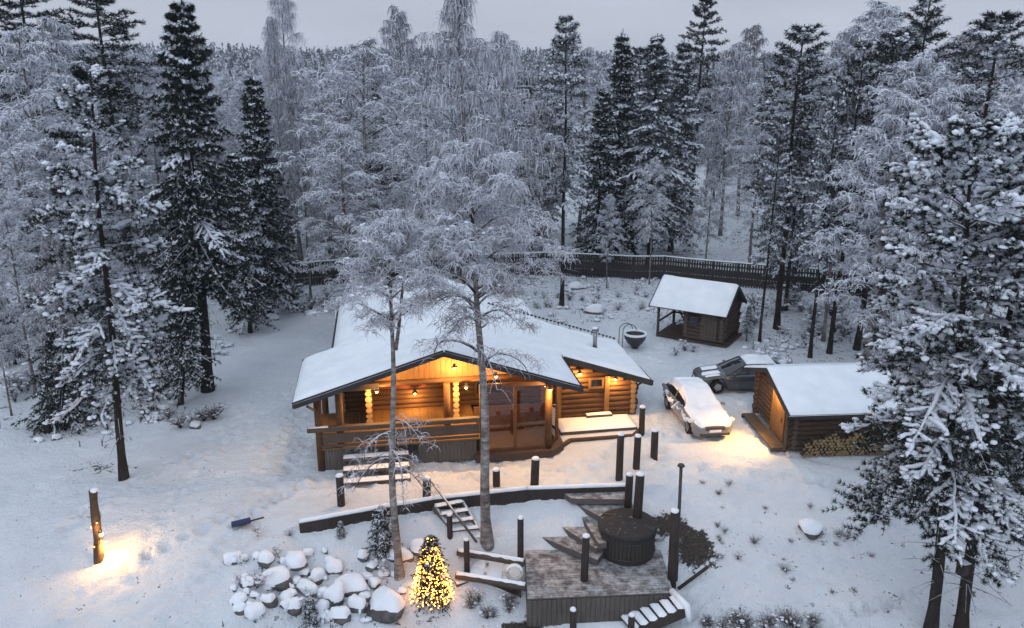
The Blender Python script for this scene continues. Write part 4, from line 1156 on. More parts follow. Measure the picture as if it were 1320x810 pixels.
piles = [(358, 741, 36, 'large tilted boulder with dark wet foot at the left of the rock pile'),
 (392, 735, 18, 'small round boulder between two large ones at the top of the rock pile'),
 (411, 740, 22, 'round boulder just above the dark gap in the middle of the rock pile'),
 (383, 747, 14, 'smallest stone wedged right of the large tilted boulder'),
 (399, 757, 27, 'domed boulder with dark underside in the centre of the rock pile'),
 (430, 764, 38, 'broad flat boulder right of the domed one in the rock pile'),
 (382, 717, 36, 'wide low boulder at the back edge of the rock pile'),
 (342, 719, 23, 'boulder at the upper left corner of the rock pile'),
 (460, 775, 28, 'egg shaped boulder in front, left of the largest snowy boulder'),
 (498, 770, 54, 'largest smooth boulder beside the lit christmas tree and birch foot'),
 (456, 749, 42, 'long boulder behind the egg shaped one, right part of the pile'),
 (412, 782, 26, 'half buried boulder at the front of the rock pile'),
 (483, 750, 20, 'boulder tucked behind the largest one near the birch trunk'),
 (326, 787, 24, 'snowed-in boulder lowest at the left front corner of the pile'),
 (371, 754, 15, 'little stone below the large tilted boulder'),
 (441, 790, 30, 'low boulder at the front, below the egg shaped boulder'),
 (308, 772, 20, 'snowed-in stone at the far left edge of the pile'),
 (431, 731, 22, 'boulder at the back of the pile, above the long boulder'),
 (318, 749, 20, 'small snowed-in stone left of the large tilted boulder'),
 (346, 770, 26, 'snow covered hump in front of the large tilted boulder'),
 (380, 778, 24, 'snow covered hump at the middle front of the pile'),
 (515, 712, 30, 'snowy boulder behind the tall thin birch below the stairs'),
 (540, 703, 34, 'snowy boulder beside the foot of the wooden stairs, above the lit tree')]
for q in piles: boulder(*q[:4], group=GROUPB, cap=rng.uniform(.55, 1.1), asp=.62 if q[2] > 40 else rng.uniform(.65, .95))
for _ in range(64):
    boulder(rng.uniform(296, 525), rng.uniform(708, 800), rng.uniform(8, 19), 'small snow-topped stone filling the gaps of the rock pile', 'small stones of the rock pile', asp=rng.uniform(.6, .9), cap=rng.uniform(.4, 1.1))
boulder(768, 397, 26, 'round dark boulder with thick snow cap standing before the back fence', asp=.75)
boulder(742, 367, 20, 'smaller snowy boulder close to the back fence', asp=.6)
boulder(1046, 676, 32, 'dark-edged boulder lying alone on the open snow below the shed', asp=.5, cap=1.3)
boulder(199, 536, 22, 'flat boulder left of the small dark spruce trunk', asp=.5)
boulder(213, 524, 14, 'small boulder beside the small dark spruce trunk', asp=.5)
boulder(253, 547, 15, 'round dark stone in the scrub right of the small spruce', asp=.8, cap=.6)
for i, (px, py, w_) in enumerate(((51, 566, 12), (73, 563, 14))): boulder(px, py, w_, ['left one of the two stones flanking the sawn stump at left', 'right one of the two stones flanking the sawn stump at left'][i], asp=.6)
for px, py, w_, lb in ((1120, 397, 24, 'snowy boulder among the trunks near the right end of the fence'), (1085, 405, 22, 'snowy boulder left of its twin behind the thin trunks'), (322, 404, 12, 'dark stone at the near edge of the scrub below the left fence'),
                       (352, 408, 15, 'dark stone on the snow right of the left fence scrub'), (400, 402, 16, 'dark low stone left of the cabin rear roof corner')): boulder(px, py, w_, lb, asp=.55)
p = at_g(62, 558)
sm_ = thing('tree_stump', 'short sawn stump between two stones at the left edge', 'stump', tuple(p))
q_ = MB(); q_.tube([(0, 0, -.1), (0, 0, .45)], [.17, .14], 10); q_.obj('trunk', M['pbark'], sm_)
MB().blobs([(0, 0, .47)], [(.15, .15, .06)]).obj('snow_cap', M['snow'], sm_)

# ================================================================== LIT LOG POST
p = at_g(127, 724)
lgp = thing('lit_log_post', 'leaning bark-covered log post wound with warm lights on open snow', 'light post', tuple(p))
t_ = at_d(121, 633, p[1]) - p
zz = np.linspace(-.2, t_[2], 9) ; fx = t_[0] / t_[2]
P = np.stack([zz * fx + .03 * np.sin(zz * 2), 0 * zz, zz], -1)
q_ = MB(); q_.tube(P, .15 - .02 * np.linspace(0, 1, 9) + .012 * np.sin(zz * 5), 12); q_.obj('log', M['log_shed'], lgp)
MB().blobs([(t_[0] + .02, 0, t_[2] + .02)], [(.13, .13, .07)]).obj('snow_cap', M['snow'], lgp)
a = np.linspace(0, 5.2 * math.pi, 46); z_ = np.linspace(.12, t_[2] * .8, 46)
Wp = np.stack([z_ * fx + .03 * np.sin(z_ * 2) + .165 * np.cos(a), .165 * np.sin(a), z_], -1)
q_ = MB(); q_.tube(Wp, .01, 5); wro = q_.obj('light_string', M['black_metal'], lgp)
q_ = MB(); q_.blobs(Wp[4:36:4], [(.024, .024, .024)], amp=0, lod=0); q_.obj('string_bulbs', M['fairy'], wro)
q_ = MB(); q_.cyl(.26, -.06, t_[2] * .42, t_[2] * .42 + .14, .05, 10); q_.beam((.1, 0, t_[2] * .44), (.24, -.05, t_[2] * .44), .03, .03); lo_ = q_.obj('lantern', M['black_metal'], lgp)
MB().blobs([(.27, -.06, t_[2] * .40)], [(.06, .06, .07)], amp=0).obj('bulb', M['bulb'], lo_)
lamp('lamp_light', lo_, (.40, -.04, .55), 85, color=(1, .48, .12), r=.08)
lamp('lamp_light', lo_, (.32, -.28, t_[2] * .5), 14, r=.06)

# ================================================================== TREES
UP = np.array([0, 0, 1.0])
def trunk_path(rg, H, lean=(0, 0), wob=.12, n=16):
    z = np.linspace(0, 1, n); ph = rg.random(4) * 6.3
    x = lean[0] * z + wob * (np.sin(z * 5 + ph[0]) - math.sin(ph[0])) * .6 + wob * .4 * (np.sin(z * 11 + ph[1]) - math.sin(ph[1]))
    y = lean[1] * z + wob * (np.sin(z * 4.4 + ph[2]) - math.sin(ph[2])) * .6
    return np.stack([x, y, z * H], -1)
def trunk_mesh(P, r0, mats, name, sides=10, flare=1.35, tip=.02):
    z = np.linspace(0, 1, len(P)); r = r0 * (1 - z) ** .85 + tip; r[0] *= flare
    P = P.copy(); P0 = P[0] - [0, 0, .5]
    q = MB(); q.tube(np.concatenate([[P0], P]), np.concatenate([[r[0] * 1.1], r]), sides)
    return q

def birch(seed, H, r0, crown0=.3, spread=2.6, npri=34, nsec=8, ntw=7, tw=.013, droop=1.0, lean=(0, 0), frost=1.0, lob=.25, topless=0., fork=False, sides=3, drop=.6, low=None, flo=.55, tipb=.9, lowf=0., tm_='twig'):
    rg = np.random.default_rng(seed)
    T = trunk_path(rg, H, lean); tm = trunk_mesh(T, r0, None, 'trunk')
    if fork:
        s0 = .64; T2 = T.copy(); zz = np.linspace(0, 1, len(T)); T2[:, 0] += np.clip((zz - s0) / (1 - s0), 0, 1) ** .7 * .55; T2 = T2[zz >= s0 - .02]
        T2[:, 2] = T2[0, 2] + (T2[:, 2] - T2[0, 2]) * .92
        tm.tube(T2, np.linspace(r0 * .55, .02, len(T2)), 8)
    c = MB()
    t = crown0 + (1 - crown0) * (np.arange(npri) + rg.random(npri)) / npri
    if low is not None: t[:len(low)] = low
    t = np.clip(t, 0, .985)
    u = (t - crown0) / (1 - crown0)
    prof = np.clip(np.sin(np.clip(u, 0, 1) ** .7 * math.pi * .93 + .15), .12, 1) * (1 - .25 * u)
    if low is not None: prof[:len(low)] = .7
    Lb = spread * prof * rg.uniform(.65, 1.15, npri)
    az = np.arange(npri) * 2.39996 + rg.random(npri) * .8
    B = interp_path(T, t)
    K = 8; s = np.linspace(0, 1, K)
    rise = (.75 + .9 * u) * rg.uniform(.8, 1.25, npri)
    dirs = np.stack([np.cos(az), np.sin(az), 0 * az], -1)
    k2 = (.55 + .45 * (1 - u)) * droop * rg.uniform(.8, 1.2, npri)
    wv = rg.normal(size=(npri, 2, 1)) * .12
    side = np.stack([-np.sin(az), np.cos(az), 0 * az], -1)
    Pp = B[:, None] + dirs[:, None] * (Lb[:, None] * s)[..., None] + UP * (Lb[:, None] * (rise[:, None] * s - k2[:, None] * s ** 2.2))[..., None] + side[:, None] * (Lb[:, None] * (wv[:, 0] * np.sin(s * 3.0) + wv[:, 1] * np.sin(s * 6)))[..., None]
    rb = np.clip(r0 * .36 * (Lb / spread) ** .8 * (1.05 - u * .4), .012, .2)
    c.strands(Pp, rb[:, None] * (1 - .82 * s) + .004, 5 if sides == 3 else 3, 0)
    # secondary
    sv = np.linspace(.22, 1, nsec)[None] + rg.uniform(-.05, .05, (npri, nsec)); sv = np.clip(sv, 0, 1)
    Bs = np.stack([interp_path(Pp[i], sv[i]) for i in range(npri)])
    a2 = az[:, None] + np.where(np.arange(nsec) % 2 == 0, 1, -1)[None] * rg.uniform(.4, 1.35, (npri, nsec)) * (1.1 - .8 * sv)
    L2 = Lb[:, None] * rg.uniform(.28, .55, (npri, nsec)) * (1.15 - .55 * sv) + .15
    K2 = 5; s2 = np.linspace(0, 1, K2)
    d2 = np.stack([np.cos(a2), np.sin(a2), 0 * a2], -1)
    r2 = rg.uniform(.3, .75, (npri, nsec)) + .3 * u[:, None]; dr2 = rg.uniform(.6, 1.2, (npri, nsec)) * droop
    P2_ = Bs[:, :, None] + d2[:, :, None] * (L2[..., None] * s2)[..., None] + UP * (L2[..., None] * (r2[..., None] * s2 - dr2[..., None] * s2 ** 2))[..., None]
    P2_ = P2_.reshape(-1, K2, 3); l2 = L2.reshape(-1)
    c.strands(P2_, np.clip(tw * 1.25 * (1 - .6 * s2), .004, 1)[None] * np.clip(l2[:, None], .5, 1.3), 3 if sides == 3 else 2, 1)
    # twigs hanging
    N2 = len(P2_); s3 = rg.random((N2, ntw)) ** tipb * .95 + .05
    idx = np.minimum((s3 * (K2 - 1)).astype(int), K2 - 2); f = s3 * (K2 - 1) - idx
    ar = np.arange(N2)[:, None]
    B3 = P2_[ar, idx] * (1 - f)[..., None] + P2_[ar, idx + 1] * f[..., None]
    a3 = rg.random((N2, ntw)) * 6.283
    hl = rg.uniform(.14, .44, (N2, ntw)); dz = drop * rg.uniform(.25, 1.15, (N2, ntw)) * droop; ri = rg.uniform(.0, .22, (N2, ntw))
    K3 = 4; s4 = np.linspace(0, 1, K3)
    P3 = B3[:, :, None] + np.stack([np.cos(a3), np.sin(a3), 0 * a3], -1)[:, :, None] * (hl[..., None] * s4 ** .7)[..., None] + UP * (ri[..., None] * np.sin(s4 * 2.6) - dz[..., None] * s4 ** 1.6)[..., None]
    P3 = P3.reshape(-1, K3, 3)
    uu = np.repeat(u, nsec * ntw)
    pf = frost * (flo + (.86 - flo) * sst(.05, .42, uu))
    if low is not None and lowf: pf = np.where(np.repeat(np.arange(npri) < len(low), nsec * ntw), lowf, pf)
    isf = rg.random(len(P3)) < pf
    kp = isf | (rg.random(len(P3)) < .28 + .72 * sst(0, .35, uu))
    P3 = P3[kp]; isf = isf[kp]; uu = uu[kp]
    P3 = P3 + 0
    wd = tw * (1.0 - .55 * s4)[None] * rg.uniform(.6, 1.25, (len(P3), 1))
    c.strands(P3[isf], wd[isf] * 1.15, sides, 1); c.strands(P3[~isf], wd[~isf] * .75, sides, 2)
    # side twiglets
    mid = P3[isf, 1]; M_ = len(mid); a5 = rg.random(M_) * 6.283; l5 = rg.uniform(.08, .25, M_)
    e5 = mid + np.stack([np.cos(a5) * l5, np.sin(a5) * l5, -l5 * rg.uniform(-.3, 1.1, M_)], -1)
    c.strands(np.stack([mid, (mid + e5) / 2 + UP * .015, e5], 1), np.array([tw * .8, tw * .7, tw * .4])[None] * np.ones((M_, 1)), 2, 1)
    # little loads of snow on the outer boughs
    nsn = int(N2 * lob)
    if nsn:
        wq = np.repeat(sst(.02, .5, u) + .05, nsec); pick = rg.choice(N2, nsn, replace=False, p=wq / wq.sum())
        C = P2_[pick, 2] + rg.normal(size=(nsn, 3)) * .04 + UP * .03
        sc = np.stack([rg.uniform(.04, .12, nsn), rg.uniform(.04, .10, nsn), rg.uniform(.025, .05, nsn)], -1)
        c.blobs(C, sc, 3, .25, 0, rg)
    return tm.mesh('birch_trunk', M['birch']), c.mesh('birch_crown', [M['branch'], M[tm_], M['twig_bare'], M['tsnow']])

def conifer(seed, H, r0, kind='pine', crown0=.3, spread=2.6, gap=.55, nper=5, nsec=8, ntuft=2, nneed=14, nl=.17, nw=.009, snow=.5, ssz=.14, lean=(0, 0), dead=4, frost=False, lod=0, droopk=1.0, wob=.1, slow=1.0, taper=.75):
    rg = np.random.default_rng(seed)
    T = trunk_path(rg, H, lean, wob); tm = trunk_mesh(T, r0, None, 'trunk')
    c = MB()
    hs = np.arange(crown0 * H, H * .985, gap)
    tt, az = [], []
    for i, h in enumerate(hs):
        n = nper + int(rg.integers(-1, 2)); n = max(3, n)
        a0 = rg.random() * 6.28
        for k in range(n): tt.append((h + rg.normal() * gap * .18) / H); az.append(a0 + k * 6.283 / n + rg.normal() * .25)
    t = np.clip(np.array(tt), .02, .99); az = np.array(az); N = len(t)
    u = np.clip((t - crown0) / (1 - crown0), 0, 1)
    if kind == 'pine':
        prof = (.35 + .65 * np.sin(np.clip(u * 1.25 + .28, 0, 1.57))) * (1 - u) ** taper * 1.15 + .05
        Lb = spread * prof * rg.uniform(.6, 1.15, N)
        rise = -.12 + 1.0 * u ** 1.5; dr = (.42 - .35 * u) * droopk; tipup = .10
    else:
        prof = (1 - u) ** .85 * (.75 + .25 * np.sin(np.clip(u * 6, 0, 1.57))) + .045
        Lb = spread * prof * rg.uniform(.58, 1.16, N)
        rise = -.25 + .85 * u ** 1.5; dr = (.62 - .35 * u) * droopk; tipup = .20
    K = 8; s = np.linspace(0, 1, K)
    dirs = np.stack([np.cos(az), np.sin(az), 0 * az], -1)
    B = interp_path(T, t)
    rise = rise + rg.normal(size=N) * .10
    zc = Lb[:, None] * (rise[:, None] * s - dr[:, None] * s ** 1.7 + tipup * s ** 4)
    P = B[:, None] + dirs[:, None] * (Lb[:, None] * s)[..., None] + UP * zc[..., None]
    rb = np.clip(r0 * .22 * (Lb / spread) + .006, .008, .08)
    c.strands(P, rb[:, None] * (1 - .8 * s) + .003, 4, 0)
    # side shoots in the plane of the bough
    sv = np.clip(np.linspace(.28 if kind == 'pine' else .12, 1, nsec)[None] + rg.uniform(-.05, .05, (N, nsec)), 0, 1)
    Bs = np.stack([interp_path(P[i], sv[i]) for i in range(N)])
    sg_ = np.where(np.arange(nsec) % 2 == 0, 1, -1)[None]
    a2 = az[:, None] + sg_ * rg.uniform(.5, 1.0, (N, nsec)) * np.where(sv > .97, .1, 1)
    if kind == 'pine': L2 = Lb[:, None] * rg.uniform(.16, .42, (N, nsec)) * (1.15 - .6 * sv) + .12
    else: L2 = Lb[:, None] * rg.uniform(.2, .38, (N, nsec)) * (1.15 - .7 * sv) + .12
    K2 = 4; s2 = np.linspace(0, 1, K2)
    d2 = np.stack([np.cos(a2), np.sin(a2), 0 * a2], -1)
    dz2 = (rg.uniform(-.55, .22, (N, nsec)) + .35 * u[:, None] if kind == 'pine' else rg.uniform(-.9, -.25, (N, nsec)))
    P2_ = Bs[:, :, None] + d2[:, :, None] * (L2[..., None] * s2)[..., None] + UP * (L2[..., None] * (dz2[..., None] * s2 ** (1.2)))[..., None]
    P2f = P2_.reshape(-1, K2, 3); l2 = L2.reshape(-1); N2 = len(P2f)
    c.strands(P2f, np.array([.014, .012, .01, .006])[None] * np.ones((N2, 1)) * (1.6 if lod else 1), 3, 0 if kind == 'pine' else 1)
    # needle tufts / fringe
    sf = np.linspace(.3, 1, ntuft)[None] + rg.uniform(-.12, .12, (N2, ntuft)); sf = np.clip(sf, 0, 1)
    idx = np.minimum((sf * (K2 - 1)).astype(int), K2 - 2); f = sf * (K2 - 1) - idx; ar = np.arange(N2)[:, None]
    C = (P2f[ar, idx] * (1 - f)[..., None] + P2f[ar, idx + 1] * f[..., None]).reshape(-1, 3)
    Dv = np.repeat(nrm(P2f[:, -1] - P2f[:, 0]), ntuft, 0)
    if kind == 'pine': c.needles(C, Dv + UP * .35, nneed, nl, nw, 1.0, 1, rg)
    else: c.needles(C, Dv - UP * .5, nneed, nl, nw, .85, 1, rg)
    # needles along the bough itself
    Cb = np.concatenate([interp_path(P[i], np.linspace(.35, 1, 6)) for i in range(N)])
    c.needles(Cb, np.repeat(dirs, 6, 0) + UP * .2, max(4, nneed // 2), nl, nw, 1.0, 1, rg)
    # snow: lies along boughs and shoots in lumpy fingers, needles poking through
    if snow > 0:
        ps = np.clip(snow * (slow + (1 - slow) * np.clip(u * 2.2 - .1, 0, 1)) * 1.15, 0, .92)
        zone = rg.random(N) < ps
        zi = np.where(zone)[0]
        if len(zi):
            j = np.linspace(.3, 1, 9); Ps = np.stack([interp_path(P[i], j) for i in zi]) + UP * ssz * .22 + rg.normal(size=(len(zi), 9, 3)) * .02
            c.strands(Ps, ssz * .42 * rg.uniform(.35, 1.15, (len(zi), 9)) * np.array([.2, .6, .9, 1, 1, 1, .9, .7, .2]), 5, 2)
            Pq = P2_[zi].reshape(-1, K2, 3); keep = rg.random(len(Pq)) < .80; Pq = Pq[keep]; nq = len(Pq)
            if nq:
                sq = np.linspace(.05, 1.05, 6); Pz = np.stack([interp_path(Pq[i], sq) for i in range(nq)]) + UP * ssz * .16 + rg.normal(size=(nq, 6, 3)) * .018
                c.strands(Pz, ssz * .40 * np.array([.35, .8, 1, 1, .75, .12])[None] * rg.uniform(.45, 1.15, (nq, 6)), 4 if lod else 5, 2)
                E_ = Pz[:, 3]; c.needles(E_, UP + 0 * E_, 5, nl * .75, nw * 1.7, 1.2, 2, rg)
            pm = np.repeat(zone, nsec * ntuft) & (rg.random(len(C)) < .30)
            Cs = C[pm] + UP * ssz * .25 + rg.normal(size=(int(pm.sum()), 3)) * ssz * .3; n_ = len(Cs)
            if n_: c.blobs(Cs, rg.uniform(.22, .58, n_)[:, None] * ssz * np.stack([rg.uniform(.8, 1.4, n_), rg.uniform(.7, 1.2, n_), rg.uniform(.45, .85, n_)], -1), 2, .3, 0, rg)
        oth = np.repeat(~zone, nsec * ntuft) & (rg.random(len(C)) < .28)       # a dusting elsewhere
        if oth.any(): c.needles(C[oth] + UP * .02, UP + 0 * C[oth], 4, nl * .7, nw * 1.8, 1.4, 2, rg)
    # dead lower branches
    if dead:
        td = rg.uniform(.12, max(.14, crown0), dead * 3); ad = rg.random(dead * 3) * 6.28; ld = rg.uniform(.4, 1.5, dead * 3)
        Bd = interp_path(T, td); sd_ = np.linspace(0, 1, 4)
        Pd = Bd[:, None] + np.stack([np.cos(ad), np.sin(ad), 0 * ad], -1)[:, None] * (ld[:, None] * sd_)[..., None] + UP * (-.25 * ld[:, None] * sd_ ** 1.5)[..., None]
        c.strands(Pd, np.array([.022, .016, .011, .005])[None] * np.ones((len(Pd), 1)), 3, 0)
    nm = 'pine' if kind == 'pine' else 'spruce'
    return tm.mesh(nm + '_trunk', M['pbark']), c.mesh(nm + '_crown', [M['branch'], M['spruce_f'] if frost else (M['pine_n'] if kind == 'pine' else M['spruce_n']), M['tsnow']])

def place_tree(proto, name, cat, loc, sc, rz, label, group=None):
    o = thing(name, label, cat, tuple(loc), rz, group); o.scale = sc if hasattr(sc, '__len__') else (sc, sc, sc)
    for nm, me in (('trunk', proto[0]), ('crown', proto[1])):
        c = bpy.data.objects.new(nm, me); COL.objects.link(c); c.parent = o
    return o
def top_h(px, py, Y):                                    # height of a point at depth Y seen at a pixel
    return float(at_d(px, py, Y)[2])

# ---- individual foreground trees
def hero(gen, name, cat, base, top, label, group=None, z=None, **k):
    b = at_g(*base) if z is None else at(*base, z)
    t = at_d(top[0], top[1], b[1]); H = t[2] - b[2]
    pr = gen(H=H, lean=(t[0] - b[0], 0), **k)
    return place_tree(pr, name, cat, b, 1, 0, label, group)

hero(conifer, 'pine_tree', 'tree', (160, 618), (116, 92), 'snow-laden young pine with bare dark trunk nearest at the left of the yard', seed=11, r0=.14, kind='pine', crown0=.28, spread=2.95, gap=.62, nper=5, nsec=15, ntuft=4, nneed=18, nl=.18, nw=.011, snow=.72, ssz=.20, dead=5, droopk=1.9, taper=.7)
hero(conifer, 'spruce_tree', 'tree', (268, 504), (236, -14), 'tallest dark spruce with drooping boughs, left of the cabin yard', seed=12, r0=.24, kind='spruce', crown0=.29, spread=2.75, gap=.46, nper=6, nsec=14, ntuft=4, nneed=13, nl=.21, nw=.016, snow=.17, ssz=.17, dead=2, droopk=1.0)
hero(conifer, 'spruce_tree', 'tree', (233, 521), (228, 350), 'small dark slender spruce standing left of the tallest spruce', seed=13, r0=.10, kind='spruce', crown0=.22, spread=1.5, gap=.30, nper=6, nsec=8, ntuft=3, nneed=9, nl=.17, nw=.016, snow=.10, ssz=.09, dead=0)
hero(conifer, 'spruce_tree', 'tree', (84, 548), (70, 420), 'bushy young dark spruce under the near left pine, behind the white birch trunk', seed=14, r0=.09, kind='spruce', crown0=.03, spread=1.9, gap=.28, nper=7, nsec=8, ntuft=3, nneed=9, nl=.18, nw=.017, snow=.12, ssz=.1, dead=0)
hero(birch, 'birch_tree', 'tree', (628, 700), (598, 198), 'large frosted birch growing through the view before the cabin gable', seed=21, r0=.17, crown0=.55, spread=2.75, npri=46, nsec=13, ntw=18, tw=.0118, lob=.35, droop=.95, drop=.25, low=[.49, .52, .54], flo=.0, tipb=.5, tm_='twig_white')
hero(birch, 'birch_tree', 'tree', (515, 744), (503, 283), 'slender forked birch with a frosted top left of the lit christmas tree', seed=26, r0=.12, crown0=.63, spread=1.75, npri=30, nsec=11, ntw=14, tw=.0115, lob=.3, droop=.85, fork=True, tm_='twig_white', drop=.25, low=[.33, .36, .385, .41, .44, .47], flo=.05, tipb=.6, lowf=.10)
hero(conifer, 'pine_tree', 'tree', (1199, 818), (1262, 172), 'big snow-laden pine filling the lower right, rising over the shed roof', seed=31, r0=.16, kind='pine', crown0=.33, spread=3.5, gap=.56, nper=5, nsec=18, ntuft=5, nneed=22, nl=.17, nw=.0095, snow=.85, ssz=.20, dead=7, droopk=1.6, slow=.30, taper=.5)
hero(conifer, 'pine_tree', 'tree', (1238, 822), (1330, 240), 'second near pine with a birdhouse on its trunk, at the right edge', seed=33, r0=.17, kind='pine', crown0=.42, spread=3.2, gap=.55, nper=5, nsec=15, ntuft=4, nneed=20, nl=.17, nw=.0095, snow=.6, ssz=.18, dead=8, droopk=1.3, slow=.25, taper=.6)
hero(conifer, 'pine_tree', 'tree', (1372, 800), (1400, 250), 'pine mostly outside the right edge, only snowy bough tips showing', seed=34, r0=.18, kind='pine', crown0=.22, spread=3.2, gap=.7, nper=5, nsec=9, ntuft=3, nneed=12, nl=.16, nw=.0075, snow=.5, ssz=.15, dead=3)
# birdhouse
bt_ = at_g(1238, 822); p = at_d(1243, 733, bt_[1] - .3)
bh = thing('birdhouse', 'small dark birdhouse nailed to the second near pine trunk at right', 'birdhouse', tuple(p - [.05, 0, .2]), R(20))
q_ = MB(); q_.bbox(-.13, .13, -.12, .12, 0, .36, 0, .01); q_.obj('box', M['dark'], bh)
q_ = MB(); q_.beam((0, -.18, .375), (0, .18, .42), .34, .03); bo_ = q_.obj('roof', M['dark'], bh)
q_ = MB(); snow_rect(q_, -.15, .15, -.16, .16, .41, .05, .05); q_.obj('snow_layer', M['snow'], bo_)
q_ = MB(); q_.tube([(0, -.121, .23), (0, -.126, .23)], .028, 10); q_.obj('entrance_hole', M['black_metal'], bh)

# ---- stock of forest trees (each placed tree is its own object; meshes are shared)
BI = [birch(100 + i, 15, .11, .24 + .06 * (i % 3), 2.4 + .4 * (i % 3), 42, 10, 11, .020, .95 + .1 * (i % 2), lob=.6, sides=2, drop=[.34, .60, .26, .45, .30][i], tm_=['twig_white', 'twig', 'twig_white', 'twig_brown', 'twig_white'][i], tipb=.7) for i in range(5)]
BT = [birch(120 + i, 18, .13, .30, 2.6, 50, 9, 10, .016, 1.1, lob=.15, sides=2, drop=.85, tm_='twig' if i == 0 else 'twig_white') for i in range(2)]
PI = [conifer(140 + i, 16, .115, 'pine', .40 + .06 * (i % 2), 2.1 + .3 * (i % 2), .55, 5, 10, 2, 10, .22, .018, [.5, .3, .6, .4][i], .2, dead=4, frost=i % 2 == 0, lod=1) for i in range(4)]
PD = [conifer(160, 19, .19, 'pine', .55, 2.9, .62, 5, 9, 3, 11, .24, .022, .10, .15, dead=3, lod=1)]
SP = [conifer(150 + i, 16, .16, 'spruce', .12 + .12 * (i % 2), 2.1 + .25 * (i % 2), .42, 6, 9, 2, 7, .24, .028, [.25, .42, .55][i], .2, dead=0, frost=i > 0, lod=1) for i in range(3)]
PH = {'b': (BI, 15.0, 'birch_tree'), 't': (BT, 18.0, 'birch_tree'), 'p': (PI, 16.0, 'pine_tree'), 'd': (PD, 19.0, 'pine_tree'), 's': (SP, 16.0, 'spruce_tree')}
rf = np.random.default_rng(77)
def ftree(kind, x, y, H, label, group=None, wide=1.0, var=None):
    pool, h0, nm = PH[kind]
    pr = pool[int(rf.integers(len(pool))) if var is None else var % len(pool)]
    s = H / h0; w_ = s * wide
    return place_tree(pr, nm, 'tree', (x, y, hz(x, y) - .05), (w_, w_, s), rf.random() * 6.28, label, group)
def ft(kind, tx, ty, Y, label, group=None, wide=1.0, var=None):  # by its top in the view and its distance
    p = at_d(tx, ty, Y); return ftree(kind, p[0], Y, p[2] - hz(p[0], Y), label, group, wide, var)
def ftb(kind, base, ty, label, group=None, wide=1.0, var=None, z=0):
    b = at_g(*base); t = at_d(base[0], ty, b[1]); return ftree(kind, b[0], b[1], t[2] - b[2], label, group, wide, var)

# trunks that stand inside the fence at the right
TR_ = 'slender trees between the hut and the end of the fence'
ftb('p', (979, 441), 150, 'slim pine just right of the small hut, nearest its gable', TR_, .8, 0)
ftb('p', (1001, 424), 30, 'tall dark pine behind the small hut with a thick snowy crown', TR_, 1.25, 1)
ftb('s', (1012, 400), 70, 'narrow spruce close behind the tall dark pine by the fence', TR_, .8, 1)
ftb('p', (1044, 461), 118, 'slim pine with bare trunk left of the pair above the shed roof', TR_, .9, 2)
ftb('b', (1061, 440), 95, 'thin frosted birch between two slim pine trunks behind the shed', TR_, .8, 1)
ftb('p', (1069, 456), 55, 'tall slim pine with bare trunk standing behind the middle of the shed roof', TR_, .95, 3)
ftb('p', (1104, 451), 40, 'pine with thick dark trunk right of the others behind the shed roof', TR_, 1.15, 1)
ftb('b', (1143, 402), 120, 'frosted birch close to the end of the fence, behind the big near pine', TR_, 1.1, 2)
ft('b', 1185, 75, 41, 'broad frosted birch behind the big near pine, wide bright crown', None, 1.2, 2)
ft('b', 1160, 120, 37, 'lower frosted birch before the broad bright-crowned birch at right', None, 1.25, 0)
ft('b', 1222, 130, 39, 'frosted birch standing directly behind the big near pine top', None, 1.25, 4)
ft('p', 1198, -6, 50, 'tall pine with open dark crown rising above the broad frosted birch', None, 1.1, 3)
ft('p', 1290, 14, 46, 'tall dense pine reaching the top at the right edge', None, 1.35, 1)
ft('b', 1248, 40, 52, 'frosted birch between the two tallest pines at right', None, 1.2, 3)
ft('b', 1318, 110, 40, 'frosted birch cut by the right edge behind the near pines', None, 1.3, 4)
ft('p', 1160, 40, 56, 'snowy pine left of the tall open pine at right', None, 1.2, 0)
ft('b', 1140, 8, 60, 'tallest frosted birch in the right half, beyond the fence', None, 1.3, 2)
ft('b', 1098, 38, 63, 'frosted birch beyond the fence behind the slim pines', None, 1.1, 1)
# middle
ftb('p', (724, 394), 20, 'lone tall pine with long bare trunk behind the cabin roof', None, .95, 2)
ft('s', 805, 36, 66, 'dark spruce with pointed top beyond the fence, centre right', None, 1.0, 0)
ft('s', 850, 42, 64, 'snowy spruce beyond the fence left of the clearing', None, 1.15, 1)
ft('s', 880, 44, 70, 'snowy spruce at the left side of the clearing beyond the fence', None, 1.1, 2)
ft('s', 778, 110, 63, 'dark lower spruce beyond the fence behind the boulder', None, 1.15, 0)
ft('p', 825, 60, 72, 'pine crowded between the spruces beyond the fence', None, 1.1, 1)
ft('b', 752, 65, 74, 'frosted birch right of the lone tall pine, beyond the fence', None, 1.2, 0)
ft('b', 702, 120, 66, 'lower frosted birch left of the lone tall pine', None, 1.2, 3)
ftb('b', (837, 367), 205, 'small frosted birch at the left rear corner of the hut', None, .8, 2)
ftb('b', (782, 372), 250, 'little frosted birch standing behind the round boulder', None, .8, 4)
ft('d', 908, -4, 82, 'tall pine standing above the others over the clearing', None, .95, 0)
ft('b', 946, 60, 78, 'frosted birch on the right of the clearing beyond the fence', None, 1.2, 1)
ft('b', 970, 35, 88, 'tall thin frosted birch beyond the clearing', None, 1.2, 3)
